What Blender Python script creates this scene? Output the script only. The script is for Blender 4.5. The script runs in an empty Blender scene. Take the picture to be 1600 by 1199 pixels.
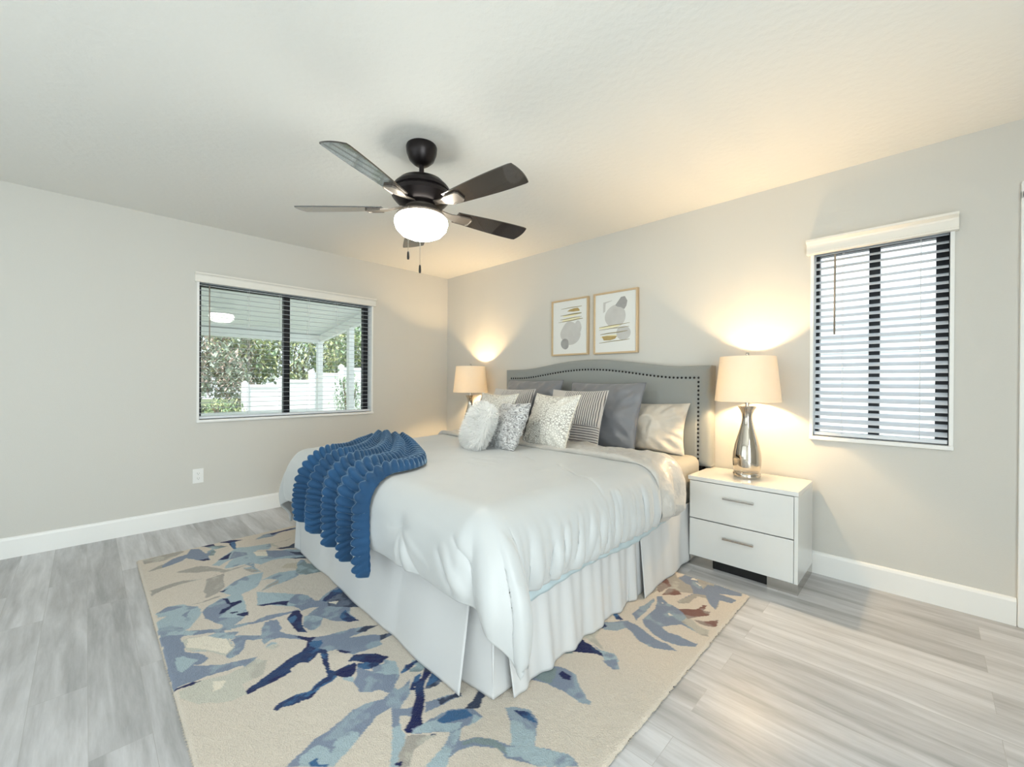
import bpy, bmesh, math, random
import numpy as np
from mathutils import Vector, Matrix
PI = math.pi
C = bpy.context.scene.collection
scene = bpy.context.scene
random.seed(4)

# ------------------------------------------------------------------ camera
F_PX = 657.065
YAW, PITCH, ROLL = 0.778692, -0.0032947, 0.0054873
cam_pos = (4.24638, -3.15703, 1.16180)
f = Vector((-math.sin(YAW) * math.cos(PITCH), math.cos(YAW) * math.cos(PITCH), math.sin(PITCH)))
r0 = Vector((math.cos(YAW), math.sin(YAW), 0)); u0 = r0.cross(f)
rr = r0 * math.cos(ROLL) + u0 * math.sin(ROLL)
uu = -r0 * math.sin(ROLL) + u0 * math.cos(ROLL)
cd = bpy.data.cameras.new('camera')
cam = bpy.data.objects.new('camera', cd); C.objects.link(cam)
cd.sensor_fit = 'HORIZONTAL'; cd.sensor_width = 36.0
cd.lens = 36.0 * F_PX / 1600.0; cd.clip_start = 0.02; cd.clip_end = 200
m = Matrix((rr, uu, -f)).transposed().to_4x4(); m.translation = cam_pos
cam.matrix_world = m
scene.camera = cam

# ------------------------------------------------------------------ view and world
vs = scene.view_settings
vs.view_transform = 'Standard'; vs.look = 'None'; vs.gamma = 1.0; vs.use_curve_mapping = False
vs.exposure = 0.12
world = bpy.data.worlds.new('world'); scene.world = world; world.use_nodes = True
wn = world.node_tree; bg = wn.nodes['Background']
sky = wn.nodes.new('ShaderNodeTexSky'); sky.sky_type = 'HOSEK_WILKIE'
sky.sun_direction = (0.36, -0.52, 0.77); sky.turbidity = 4.0; sky.ground_albedo = 0.4
mixw = wn.nodes.new('ShaderNodeMixRGB'); mixw.inputs[0].default_value = 0.55
mixw.inputs[2].default_value = (0.9, 0.95, 1.0, 1)
wn.links.new(sky.outputs[0], mixw.inputs[1]); wn.links.new(mixw.outputs[0], bg.inputs[0])
bg.inputs[1].default_value = 2.6

def light(name, kind, loc, energy, color=(1, 1, 1), **kw):
    d = bpy.data.lights.new(name, kind); d.energy = energy; d.color = color
    o = bpy.data.objects.new(name, d); C.objects.link(o); o.location = loc
    for k, v in kw.items():
        if k == 'rot': o.rotation_euler = v
        else: setattr(d, k, v)
    return o
# the sun outdoors, high and behind the house
light('sun', 'SUN', (0, -5, 8), 4.6, (1.0, 0.96, 0.9), angle=0.02,
      rot=Vector((-0.36, 0.52, -0.77)).to_track_quat('-Z', 'Y').to_euler())
# area lights added in the two unseen openings to carry daylight into the room
light('patio_daylight', 'AREA', (5.64, -3.5, 1.15), 80, (0.96, 0.985, 1.0), shape='RECTANGLE', size=2.1, size_y=2.1, rot=(0, PI / 2, 0))
light('back_opening_fill', 'AREA', (2.6, -5.04, 1.3), 9, (0.95, 0.98, 1.0), shape='RECTANGLE', size=3.2, size_y=2.0, rot=(PI / 2, 0, 0))

# ------------------------------------------------------------------ helpers
def srgb(r, g, b):
    def c(v):
        v /= 255.0
        return v / 12.92 if v <= 0.04045 else ((v + 0.055) / 1.055) ** 2.4
    return (c(r), c(g), c(b), 1)

def mat(name, col=(200, 200, 200), rough=0.5, metal=0.0, spec=0.5, noise=None, bump=None, coat=0, sheen=0,
        emit=None, emit_s=0, alpha=1, trans=0, subs=0):
    """a principled material; noise=(scale, amount) mottles the colour, bump=(scale, distance[, detail])"""
    M = bpy.data.materials.new(name); M.use_nodes = True
    nt = M.node_tree; b = nt.nodes['Principled BSDF']
    c = srgb(*col)
    b.inputs['Base Color'].default_value = c
    b.inputs['Roughness'].default_value = rough; b.inputs['Metallic'].default_value = metal
    b.inputs['Specular IOR Level'].default_value = spec
    b.inputs['Coat Weight'].default_value = coat; b.inputs['Sheen Weight'].default_value = sheen
    b.inputs['Transmission Weight'].default_value = trans; b.inputs['Alpha'].default_value = alpha
    if emit: b.inputs['Emission Color'].default_value = srgb(*emit); b.inputs['Emission Strength'].default_value = emit_s
    tc = nt.nodes.new('ShaderNodeTexCoord')
    if noise:
        n = nt.nodes.new('ShaderNodeTexNoise'); n.inputs['Scale'].default_value = noise[0]; n.inputs['Detail'].default_value = 4
        nt.links.new(tc.outputs['Object'], n.inputs['Vector'])
        r = nt.nodes.new('ShaderNodeMapRange'); r.inputs[1].default_value = .3; r.inputs[2].default_value = .7
        r.inputs[3].default_value = 1 - noise[1]; r.inputs[4].default_value = 1 + noise[1] * .6
        nt.links.new(n.outputs[0], r.inputs[0])
        v = nt.nodes.new('ShaderNodeVectorMath'); v.operation = 'SCALE'; v.inputs[0].default_value = c[:3]
        nt.links.new(r.outputs[0], v.inputs['Scale']); nt.links.new(v.outputs[0], b.inputs['Base Color'])
    if bump:
        n = nt.nodes.new('ShaderNodeTexNoise'); n.inputs['Scale'].default_value = bump[0]
        n.inputs['Detail'].default_value = bump[2] if len(bump) > 2 else 3
        nt.links.new(tc.outputs['Object'], n.inputs['Vector'])
        bp = nt.nodes.new('ShaderNodeBump'); bp.inputs['Distance'].default_value = bump[1]; bp.inputs['Strength'].default_value = 1.0
        nt.links.new(n.outputs[0], bp.inputs['Height']); nt.links.new(bp.outputs[0], b.inputs['Normal'])
    return M

def nd(nt, kind, **kw):
    n = nt.nodes.new(kind)
    for k, v in kw.items(): setattr(n, k, v)
    return n

def put(name, me, material=None, parent=None, smooth=False):
    o = bpy.data.objects.new(name, me); C.objects.link(o)
    if material: me.materials.append(material)
    if parent: o.parent = parent
    if smooth:
        me.polygons.foreach_set('use_smooth', [True] * len(me.polygons))
    return o
def from_bm(name, bm, material=None, parent=None, smooth=False):
    me = bpy.data.meshes.new(name); bm.to_mesh(me); bm.free()
    return put(name, me, material, parent, smooth)
def auto_smooth(o, ang=40):
    me = o.data; bm = bmesh.new(); bm.from_mesh(me)
    for fc in bm.faces: fc.smooth = True
    for e in bm.edges:
        if len(e.link_faces) == 2 and e.calc_face_angle(0) > math.radians(ang): e.smooth = False
    bm.to_mesh(me); bm.free()
def box(bm, x0, x1, y0, y1, z0, z1, bev=0):
    g = bmesh.ops.create_cube(bm, size=1)
    vs_ = g['verts']
    for v in vs_:
        v.co = Vector(((x0 + x1) / 2 + v.co.x * (x1 - x0), (y0 + y1) / 2 + v.co.y * (y1 - y0), (z0 + z1) / 2 + v.co.z * (z1 - z0)))
    if bev:
        es = list({e for v in vs_ for e in v.link_edges})
        bmesh.ops.bevel(bm, geom=es, offset=bev, segments=2, affect='EDGES', profile=0.6)
def boxo(name, d, material, parent=None, bev=0):
    bm = bmesh.new(); box(bm, *d, bev=bev); return from_bm(name, bm, material, parent)
def lathe(name, prof, material, parent=None, n=48, loc=(0, 0, 0), ang=35, sx=1, sy=1, cap=True):
    bm = bmesh.new(); rings = []
    for r, z in prof:
        rings.append([bm.verts.new((loc[0] + sx * r * math.cos(2 * PI * k / n), loc[1] + sy * r * math.sin(2 * PI * k / n), loc[2] + z)) for k in range(n)])
    for a, b in zip(rings, rings[1:]):
        for k in range(n): bm.faces.new((a[k], a[(k + 1) % n], b[(k + 1) % n], b[k]))
    if cap:
        if prof[0][0] > 1e-5: bm.faces.new(rings[0][::-1])
        if prof[-1][0] > 1e-5: bm.faces.new(rings[-1])
    bmesh.ops.remove_doubles(bm, verts=bm.verts, dist=1e-6)
    bmesh.ops.recalc_face_normals(bm, faces=bm.faces)
    o = from_bm(name, bm, material, parent); auto_smooth(o, ang); return o
def tube(bm, pts, r, n=8, closed=False, caps=True):
    pts = [Vector(p) for p in pts]; rings = []
    N = len(pts)
    for i, p in enumerate(pts):
        a = pts[(i - 1) % N] if (closed or i > 0) else pts[0]
        b = pts[(i + 1) % N] if (closed or i < N - 1) else pts[-1]
        d = (b - a).normalized()
        up = Vector((0, 0, 1)) if abs(d.z) < .9 else Vector((0, 1, 0))
        s = d.cross(up).normalized(); t = s.cross(d)
        ra = r[i] if hasattr(r, '__len__') else r
        rings.append([bm.verts.new(p + (s * math.cos(2 * PI * k / n) + t * math.sin(2 * PI * k / n)) * ra) for k in range(n)])
    for i in range(N if closed else N - 1):
        a, b = rings[i], rings[(i + 1) % N]
        for k in range(n): bm.faces.new((a[k], a[(k + 1) % n], b[(k + 1) % n], b[k]))
    if not closed and caps:
        bm.faces.new(rings[0][::-1]); bm.faces.new(rings[-1])
def tubeo(name, pts, r, material, parent=None, n=10, closed=False):
    bm = bmesh.new(); tube(bm, pts, r, n, closed)
    bmesh.ops.recalc_face_normals(bm, faces=bm.faces)
    return from_bm(name, bm, material, parent, True)
def grid_mesh(name, P, material=None, parent=None, smooth=True, closed_u=False, thick=0):
    """P: array (nu, nv, 3) of points"""
    nu, nv = P.shape[:2]
    me = bpy.data.meshes.new(name)
    idx = np.arange(nu * nv).reshape(nu, nv)
    if closed_u: idx = np.vstack([idx, idx[:1]])
    q = np.stack([idx[:-1, :-1], idx[1:, :-1], idx[1:, 1:], idx[:-1, 1:]], -1).reshape(-1, 4)
    me.vertices.add(nu * nv); me.vertices.foreach_set('co', P.reshape(-1).astype(np.float32))
    me.loops.add(q.size); me.loops.foreach_set('vertex_index', q.reshape(-1).astype(np.int32))
    me.polygons.add(len(q)); me.polygons.foreach_set('loop_start', np.arange(0, q.size, 4, dtype=np.int32))
    me.polygons.foreach_set('loop_total', np.full(len(q), 4, dtype=np.int32))
    me.update(calc_edges=True); me.validate()
    o = put(name, me, material, parent, smooth)
    if thick:
        s = o.modifiers.new('thickness', 'SOLIDIFY'); s.thickness = thick; s.offset = -1
    return o
def empty(name, loc=(0, 0, 0), rz=0):
    o = bpy.data.objects.new(name, None); C.objects.link(o); o.location = loc; o.rotation_euler = (0, 0, rz)
    o.empty_display_size = .1
    return o
def tag(o, label=None, cat=None, group=None, kind=None):
    if label: o['label'] = label
    if cat: o['category'] = cat
    if group: o['group'] = group
    if kind: o['kind'] = kind
    return o
def struct(o, label=None, cat=None): return tag(o, label, cat, None, 'structure')
def copy_tree(o, parent=None):
    c = o.copy(); C.objects.link(c); c.parent = parent
    for ch in [k for k in bpy.data.objects if k.parent == o]: copy_tree(ch, c)
    return c
# smooth value noise on arrays
def vnoise(x, y, seed=0):
    x = np.asarray(x, float); y = np.asarray(y, float)
    xi = np.floor(x).astype(np.int64); yi = np.floor(y).astype(np.int64); fx = x - xi; fy = y - yi
    def h(a, b):
        v = (a * 374761393 + b * 668265263 + seed * 974634777) & 0xffffffff
        v = ((v ^ (v >> 13)) * 1274126177) & 0xffffffff
        return ((v ^ (v >> 16)) & 0xffffff) / float(0xffffff)
    u = fx * fx * (3 - 2 * fx); v = fy * fy * (3 - 2 * fy)
    return (h(xi, yi) * (1 - u) + h(xi + 1, yi) * u) * (1 - v) + (h(xi, yi + 1) * (1 - u) + h(xi + 1, yi + 1) * u) * v
def fbm(x, y, seed=0, octv=3):
    s = 0; a = 1; t = 0
    for k in range(octv):
        s = s + a * (vnoise(x * 2 ** k, y * 2 ** k, seed + k) * 2 - 1); t += a; a *= .5
    return s / t
def sstep(a, b, x):
    t = np.clip((x - a) / (b - a), 0, 1); return t * t * (3 - 2 * t)
def ridge(d, wid): return np.exp(-(d / wid) ** 2)

# ------------------------------------------------------------------ room shell
H = 2.44; XR_ = 5.6; YB = -5.0
M_wall = mat('wall_paint', (208, 206, 200), .6, bump=(220, .0006, 3))
M_wallh = M_wall
M_ceil = mat('ceiling_paint', (232, 231, 226), .8, bump=(30, .0022, 5))
M_trim = mat('white_trim_paint', (240, 240, 238), .28)
M_dark = mat('bronze_window_metal', (26, 28, 34), .4, metal=.3)
M_glass = bpy.data.materials.new('window_glass'); M_glass.use_nodes = True
_nt = M_glass.node_tree; _nt.nodes.clear()
_o = nd(_nt, 'ShaderNodeOutputMaterial'); _t = nd(_nt, 'ShaderNodeBsdfTransparent'); _g = nd(_nt, 'ShaderNodeBsdfGlossy'); _m = nd(_nt, 'ShaderNodeMixShader')
_g.inputs['Roughness'].default_value = .02; _m.inputs[0].default_value = .06; _t.inputs[0].default_value = (.95, .98, .97, 1)
_nt.links.new(_t.outputs[0], _m.inputs[1]); _nt.links.new(_g.outputs[0], _m.inputs[2]); _nt.links.new(_m.outputs[0], _o.inputs[0])

def wood_floor():
    M = bpy.data.materials.new('grey_vinyl_plank'); M.use_nodes = True; nt = M.node_tree; b = nt.nodes['Principled BSDF']
    L = nt.links.new
    tc = nd(nt, 'ShaderNodeTexCoord')
    br = nd(nt, 'ShaderNodeTexBrick'); br.offset = .37; br.offset_frequency = 2
    br.inputs['Color1'].default_value = (0, 0, 0, 1); br.inputs['Color2'].default_value = (1, 1, 1, 1); br.inputs['Mortar'].default_value = (.5, .5, .5, 1)
    br.inputs['Scale'].default_value = 1; br.inputs['Mortar Size'].default_value = .0009; br.inputs['Mortar Smooth'].default_value = .3
    br.inputs['Bias'].default_value = 0; br.inputs['Brick Width'].default_value = 1.22; br.inputs['Row Height'].default_value = .15
    L(tc.outputs['Object'], br.inputs['Vector'])
    # each plank shifts the grain it shows
    sc = nd(nt, 'ShaderNodeVectorMath', operation='MULTIPLY'); sc.inputs[1].default_value = (1.0, 9.0, 1)
    L(tc.outputs['Object'], sc.inputs[0])
    ad = nd(nt, 'ShaderNodeVectorMath', operation='MULTIPLY_ADD'); ad.inputs[1].default_value = (13, 7, 5)
    L(br.outputs['Color'], ad.inputs[0]); L(sc.outputs[0], ad.inputs[2])
    n1 = nd(nt, 'ShaderNodeTexNoise'); n1.inputs['Scale'].default_value = 1.7; n1.inputs['Detail'].default_value = 5; n1.inputs['Distortion'].default_value = .6
    n2 = nd(nt, 'ShaderNodeTexNoise'); n2.inputs['Scale'].default_value = 9; n2.inputs['Detail'].default_value = 6; n2.inputs['Roughness'].default_value = .65
    L(ad.outputs[0], n1.inputs['Vector']); L(ad.outputs[0], n2.inputs['Vector'])
    a1 = nd(nt, 'ShaderNodeMath', operation='MULTIPLY_ADD'); a1.inputs[1].default_value = .75
    a2 = nd(nt, 'ShaderNodeMath', operation='MULTIPLY_ADD'); a2.inputs[1].default_value = .28
    a3 = nd(nt, 'ShaderNodeMath', operation='MULTIPLY'); a3.inputs[1].default_value = .22
    sep = nd(nt, 'ShaderNodeSeparateColor'); L(br.outputs['Color'], sep.inputs[0])
    L(sep.outputs[0], a3.inputs[0]); L(n2.outputs[0], a2.inputs[0]); L(a3.outputs[0], a2.inputs[2]); L(n1.outputs[0], a1.inputs[0]); L(a2.outputs[0], a1.inputs[2])
    cr = nd(nt, 'ShaderNodeValToRGB'); e = cr.color_ramp.elements
    e[0].position = .38; e[0].color = srgb(152, 152, 153); e[1].position = .86; e[1].color = srgb(216, 216, 219)
    k = e.new(.60); k.color = srgb(185, 185, 187)
    L(a1.outputs[0], cr.inputs[0])
    mm = nd(nt, 'ShaderNodeMixRGB'); mm.inputs[2].default_value = srgb(140, 137, 130)
    mf = nd(nt, 'ShaderNodeMath', operation='MULTIPLY'); mf.inputs[1].default_value = .45
    L(br.outputs['Fac'], mf.inputs[0]); L(mf.outputs[0], mm.inputs[0]); L(cr.outputs[0], mm.inputs[1]); L(mm.outputs[0], b.inputs['Base Color'])
    b.inputs['Roughness'].default_value = .36
    bp = nd(nt, 'ShaderNodeBump'); bp.inputs['Distance'].default_value = .0006; bp.inputs['Strength'].default_value = .6
    L(n2.outputs[0], bp.inputs['Height']); L(bp.outputs[0], b.inputs['Normal'])
    return M
M_floor = wood_floor()
struct(boxo('floor', (-.15, XR_ + .15, YB - .15, .15, -.1, 0), M_floor), 'grey wood plank floor running under the bed and rug', 'floor')
struct(boxo('ceiling', (-.15, XR_ + .15, YB - .15, .15, H, H + .15), M_ceil), 'white textured ceiling above the bed', 'ceiling')

def wall_with_hole(name, axis, c0, c1, a0, a1, hole, material):
    """wall slab between c0..c1 on its thin axis, a0..a1 along, hole=(h0,h1,z0,z1)"""
    bm = bmesh.new()
    def bx(s0, s1, z0, z1):
        if axis == 'y': box(bm, s0, s1, c0, c1, z0, z1)
        else: box(bm, c0, c1, s0, s1, z0, z1)
    if hole is None: bx(a0, a1, 0, H)
    else:
        h0, h1, z0, z1 = hole
        bx(a0, h0, 0, H); bx(h1, a1, 0, H); bx(h0, h1, 0, z0); bx(h0, h1, z1, H)
    return struct(from_bm(name, bm, material))
WR = (3.741, 4.333, .832, 2.003); WL = (-2.509, -1.0, .828, 2.006)
wall_with_hole('wall_headboard', 'y', 0, .15, -.15, XR_ + .15, WR, M_wall)
wall_with_hole('wall_left', 'x', -.15, 0, YB, 0, WL, M_wall)
wall_with_hole('wall_right', 'x', XR_, XR_ + .15, YB, 0, (-4.6, -2.4, 0.02, 2.15), M_wall)
wall_with_hole('wall_back', 'y', YB - .15, YB, -.15, XR_ + .15, (.9, 4.3, .3, 2.3), M_wall)  # unseen opening added to hold the back fill light

def baseboard(name, axis, c, sgn, a0, a1):
    bm = bmesh.new(); t, h = .015, .134
    prof = [(0, 0), (t, 0), (t, h - .018), (t * .75, h - .006), (t * .4, h), (0, h)]
    for s, rev in ((a0, 0), (a1, 1)):
        pass
    rows = []
    for s in (a0, a1):
        rows.append([bm.verts.new((s, c + sgn * p, z) if axis == 'y' else (c + sgn * p, s, z)) for p, z in prof])
    for k in range(len(prof)):
        bm.faces.new((rows[0][k], rows[0][(k + 1) % len(prof)], rows[1][(k + 1) % len(prof)], rows[1][k]))
    bm.faces.new(rows[0]); bm.faces.new(rows[1][::-1]); bmesh.ops.recalc_face_normals(bm, faces=bm.faces)
    struct(from_bm(name, bm, M_trim))
baseboard('baseboard_headboard', 'y', 0, -1, .0, 4.56)
baseboard('baseboard_left', 'x', 0, 1, YB, -.015)
baseboard('baseboard_back', 'y', YB, 1, 0, XR_)
baseboard('baseboard_right', 'x', XR_, -1, -2.3, 0)
# door beside the right end of the headboard wall
bm = bmesh.new()
box(bm, 4.562, 4.65, -.022, 0, 0, 2.09, .006); box(bm, 4.562, 5.56, -.022, 0, 2.05, 2.135, .006); box(bm, 5.47, 5.56, -.022, 0, 0, 2.09, .006)
struct(from_bm('trim_1', bm, M_trim), 'white door casing at the right end of the headboard wall', 'door trim')
d = struct(boxo('door_1', (4.65, 5.47, -.012, 0, .008, 2.05), M_trim))
lathe('door_knob', [(0.0, 0), (.02, 0), (.012, .01), (.012, .03), (.026, .04), (.028, .055), (.0, .066)], mat('satin_nickel', (190, 188, 182), .3, metal=1), d, 24)
k = [o for o in bpy.data.objects if o.name == 'door_knob'][0]; k.rotation_euler = (PI / 2, 0, 0); k.location = (5.4, -.012, .95)

# ------------------------------------------------------------------ windows
def window(n, axis, hole, frames, mull, label):
    """frames: (left, right, bottom, top) widths of dark frame; mull: (m0, m1)"""
    a0, a1, z0, z1 = hole
    s = (lambda b0, b1, c0, c1, e0, e1: (b0, b1, c0, c1, e0, e1)) if axis == 'y' else (lambda b0, b1, c0, c1, e0, e1: (-c1, -c0, b0, b1, e0, e1))
    w = struct(empty('window_%d' % n, ((a0 + a1) / 2, 0, z0) if axis == 'y' else (0, (a0 + a1) / 2, z0)), label, 'window')
    W = w.location
    def sh(d): return (d[0] - W.x, d[1] - W.x, d[2] - W.y, d[3] - W.y, d[4] - W.z, d[5] - W.z)
    bm = bmesh.new()
    fl, fr, fb, ft = frames
    box(bm, *sh(s(a0, a0 + fl, .085, .135, z0, z1))); box(bm, *sh(s(a1 - fr, a1, .085, .135, z0, z1)))
    box(bm, *sh(s(a0, a1, .085, .135, z0, z0 + fb))); box(bm, *sh(s(a0, a1, .085, .135, z1 - ft, z1)))
    from_bm('window_frame', bm, M_dark, w)
    boxo('mullion', sh(s(mull[0], mull[1], .08, .13, z0 + fb, z1 - ft)), M_dark, w, .003)
    boxo('glass', sh(s(a0 + fl, a1 - fr, .108, .112, z0 + fb, z1 - ft)), M_glass, w)
    bm = bmesh.new(); e = .012     # white reveal lining the opening
    box(bm, *sh(s(a0 - e, a0 + .004, -.006, .085, z0 - .002, z1))); box(bm, *sh(s(a1 - .004, a1 + e, -.006, .085, z0 - .002, z1)))
    box(bm, *sh(s(a0, a1, -.006, .085, z1 - .006, z1 + e)))
    from_bm('reveal', bm, M_trim, w)
    boxo('window_sill', sh(s(a0 - .014, a1 + .014, -.022, .085, z0 - .012, z0 + .010)), M_trim, w, .004)
    return w
window(1, 'x', WL, (.03, .055, .03, .055), (-1.845, -1.79), 'wide sliding window in the left wall looking onto the screened porch')
window(2, 'y', WR, (.022, .055, .03, .045), (4.0, 4.05), 'narrow window in the headboard wall to the right of the nightstand')

# ------------------------------------------------------------------ blinds
M_slat = mat('white_blind_slat', (222, 227, 234), .4)
M_val = mat('cream_white_valance', (232, 229, 222), .4)
M_cord = mat('blind_cord', (225, 226, 226), .7)
M_wand = mat('clear_wand', (150, 140, 128), .3)
def blinds(label, axis, hole, val, pitch, tilt, ladders, wand, group):
    a0, a1, z0, z1 = hole
    t = tag(empty('window_blinds', ((a0 + a1) / 2, 0, z1) if axis == 'y' else (0, (a0 + a1) / 2, z1)), label, 'blinds', group)
    W = t.location
    def pt(a, dep, z): # dep: distance into the wall
        return (a - W.x, dep - W.y, z - W.z) if axis == 'y' else (-dep - W.x, a - W.y, z - W.z)
    def bx(bm, b0, b1, c0, c1, e0, e1, bev=0):
        p, q = pt(b0, c0, e0), pt(b1, c1, e1)
        box(bm, min(p[0], q[0]), max(p[0], q[0]), min(p[1], q[1]), max(p[1], q[1]), p[2], q[2], bev)
    bm = bmesh.new(); n = int((z1 - .05 - z0 - .05) / pitch)
    hw = .024
    for k in range(n + 1):
        z = z0 + .062 + k * pitch; dc = .036
        dz = math.sin(tilt) * hw; dd = math.cos(tilt) * hw
        pr = [(dc - dd, z - dz), (dc - dd * .4, z - dz * .4 + .0016), (dc + dd * .4, z + dz * .4 + .0016), (dc + dd, z + dz),
              (dc + dd * .4, z + dz * .4 - .0014), (dc - dd * .4, z - dz * .4 - .0014)]
        A = [bm.verts.new(pt(a0 + .008, p, q)) for p, q in pr]; B = [bm.verts.new(pt(a1 - .008, p, q)) for p, q in pr]
        for i in range(6): bm.faces.new((A[i], A[(i + 1) % 6], B[(i + 1) % 6], B[i]))
        bm.faces.new(A); bm.faces.new(B[::-1])
    bmesh.ops.recalc_face_normals(bm, faces=bm.faces)
    from_bm('slats', bm, M_slat, t)
    bm = bmesh.new(); bx(bm, a0 + .008, a1 - .008, .012, .060, z0 + .016, z0 + .036, .003); from_bm('bottom_rail', bm, M_slat, t)
    bm = bmesh.new(); bx(bm, a0 + .006, a1 - .006, .010, .062, z1 - .038, z1 - .004); from_bm('head_rail', bm, M_slat, t)
    # valance with a moulded profile and returns to the wall
    v0, v1, vz0, vz1, vd = val
    pr = [(0, vz0), (-vd * .62, vz0), (-vd * .62, vz0 + .010), (-vd * .5, vz0 + .013), (-vd * .5, vz0 + .05 * (vz1 - vz0) / .08),
          (-vd * .56, vz0 + .058 * (vz1 - vz0) / .08), (-vd * .78, vz0 + .064 * (vz1 - vz0) / .08), (-vd, vz1 - .012), (-vd, vz1), (0, vz1)]
    bm = bmesh.new()
    A = [bm.verts.new(pt(v0, p, q)) for p, q in pr]; B = [bm.verts.new(pt(v1, p, q)) for p, q in pr]
    for i in range(len(pr)): bm.faces.new((A[i], A[(i + 1) % len(pr)], B[(i + 1) % len(pr)], B[i]))
    bm.faces.new(A); bm.faces.new(B[::-1]); bmesh.ops.recalc_face_normals(bm, faces=bm.faces)
    from_bm('valance', bm, M_val, t)
    for a in ladders:
        bm = bmesh.new()
        for dep in (.0105, .0615):
            tube(bm, [pt(a, dep, z1 - .04), pt(a, dep, z0 + .03)], .0011, 6)
        from_bm('ladder_cord', bm, M_cord, t, True)
    tubeo('wand', [pt(wand[0], -.004, wand[1]), pt(wand[0], -.012, wand[2])], .0048, M_wand, t, 6)
    return t
blinds('open white horizontal blinds hanging in the wide window of the left wall', 'x', WL, (-2.537, -.965, 1.967, 2.045, .04), .0425, math.radians(1), (-2.146, -1.889, -1.64, -1.367), (-2.437, 1.95, 1.455), 'horizontal blinds in the two windows')
blinds('white horizontal blinds hanging in the narrow window right of the lamp', 'y', WR, (3.712, 4.358, 1.955, 2.04, .06), .0425, math.radians(29), (3.885, 4.219), (3.85, 1.94, 1.458), 'horizontal blinds in the two windows')

# unseen roof slab added over the back opening to keep sun off the floor
struct(boxo('sun_shade_roof', (-.5, 6, YB - 3.2, YB - .15, 2.5, 2.6), M_trim))

# ------------------------------------------------------------------ wall outlet
M_plate = mat('white_plastic', (240, 240, 238), .35); M_slot = mat('outlet_slot', (90, 90, 88), .5)
t = tag(empty('wall_outlet', (0, -2.51, .38)), 'white duplex wall outlet low on the left wall below the window', 'outlet')
boxo('cover_plate', (0, .006, -.036, .036, -.058, .058), M_plate, t, .002)
for dz in (-.02, .02):
    s = boxo('socket', (.006, .009, -.016, .016, dz - .0145, dz + .0145), M_plate, t, .002)
    bm = bmesh.new()
    box(bm, .009, .0094, -.0075, -.0055, dz - .002, dz + .007); box(bm, .009, .0094, .0055, .0075, dz - .002, dz + .006); box(bm, .009, .0094, -.002, .002, dz - .010, dz - .006)
    from_bm('socket_slots', bm, M_slot, s)

# ------------------------------------------------------------------ framed prints
M_gold = mat('champagne_gold_frame', (214, 190, 156), .4, metal=.6)
M_paper = mat('print_paper', (226, 228, 226), .6); M_grayink = mat('grey_wash_ink', (196, 196, 194), .7, noise=(14, .06))
M_gray2 = mat('dark_grey_wash_ink', (158, 158, 158), .7, noise=(20, .12)); M_goldink = mat('gold_leaf_ink', (182, 160, 108), .35, metal=.3, noise=(30, .1))
M_line = mat('olive_gold_line_ink', (146, 138, 104), .5); M_pale = mat('pale_gold_wash', (232, 226, 190), .6)
def blob(cx, cz, rx, rz, seed, n=40, amp=.08):
    rnd = random.Random(seed); ph = [rnd.uniform(0, 6.3) for _ in range(4)]
    return [(cx + rx * (1 + amp * sum(math.sin((k + 2) * a + ph[k]) / (k + 1) for k in range(3))) * math.cos(a),
             cz + rz * (1 + amp * sum(math.sin((k + 2) * a + ph[k + 1]) / (k + 1) for k in range(3))) * math.sin(a)) for a in [2 * PI * i / n for i in range(n)]]
def stroke(x0, z0, x1, z1, w0, w1, n=12):
    top = []; bot = []
    for i in range(n + 1):
        s = i / n; x = x0 + (x1 - x0) * s; z = z0 + (z1 - z0) * s + .002 * math.sin(9 * s + x0 * 40); w = (w0 + (w1 - w0) * s) * (math.sin(PI * (s * .9 + .05))) ** .4
        top.append((x, z + w / 2)); bot.append((x, z - w / 2))
    return top + bot[::-1]
def picture(label, x0, x1, z0, z1, art):
    w, h = x1 - x0, z1 - z0; cx, cz = (x0 + x1) / 2, (z0 + z1) / 2
    t = tag(empty('framed_print', (cx, 0, cz)), label, 'picture', 'framed prints above the headboard')
    bm = bmesh.new(); b = .015; D = .032
    box(bm, -w / 2, -w / 2 + b, -D, -.002, -h / 2, h / 2, .0015); box(bm, w / 2 - b, w / 2, -D, -.002, -h / 2, h / 2, .0015)
    box(bm, -w / 2 + b, w / 2 - b, -D, -.002, h / 2 - b, h / 2, .0015); box(bm, -w / 2 + b, w / 2 - b, -D, -.002, -h / 2, -h / 2 + b, .0015)
    from_bm('picture_frame', bm, M_gold, t)
    pr = boxo('print', (-w / 2 + b, w / 2 - b, -.020, -.004, -h / 2 + b, h / 2 - b), M_paper, t)
    iw, ih = w - 2 * b, h - 2 * b
    for i, (mt, poly) in enumerate(art):
        bm = bmesh.new(); y = -.0203 - .00012 * i
        fv = [bm.verts.new(((px - .5) * iw, y, (pz - .5) * ih)) for px, pz in poly]
        fc = bm.faces.new(fv); fc.normal_update()
        if fc.normal.y > 0: fc.normal_flip()
        from_bm('painted_shape', bm, mt, pr)
artA = [(M_grayink, blob(.52, .38, .27, .22, 3)), (M_pale, stroke(.28, .63, .8, .66, .05, .05)), (M_pale, stroke(.3, .71, .8, .74, .04, .05)),
        (M_gray2, blob(.36, .19, .125, .095, 5)), (M_gray2, blob(.79, .44, .035, .04, 9)), (M_grayink, blob(.74, .5, .10, .10, 12)),
        (M_line, stroke(.24, .86, .85, .87, .010, .016)), (M_goldink, [(.42, .80), (.5, .83), (.62, .845), (.74, .845), (.79, .80), (.78, .785), (.6, .785)]),
        (M_line, stroke(.22, .73, .84, .745, .012, .03)), (M_line, stroke(.22, .655, .85, .68, .015, .012)), (M_line, stroke(.16, .605, .88, .64, .01, .02))]
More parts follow.
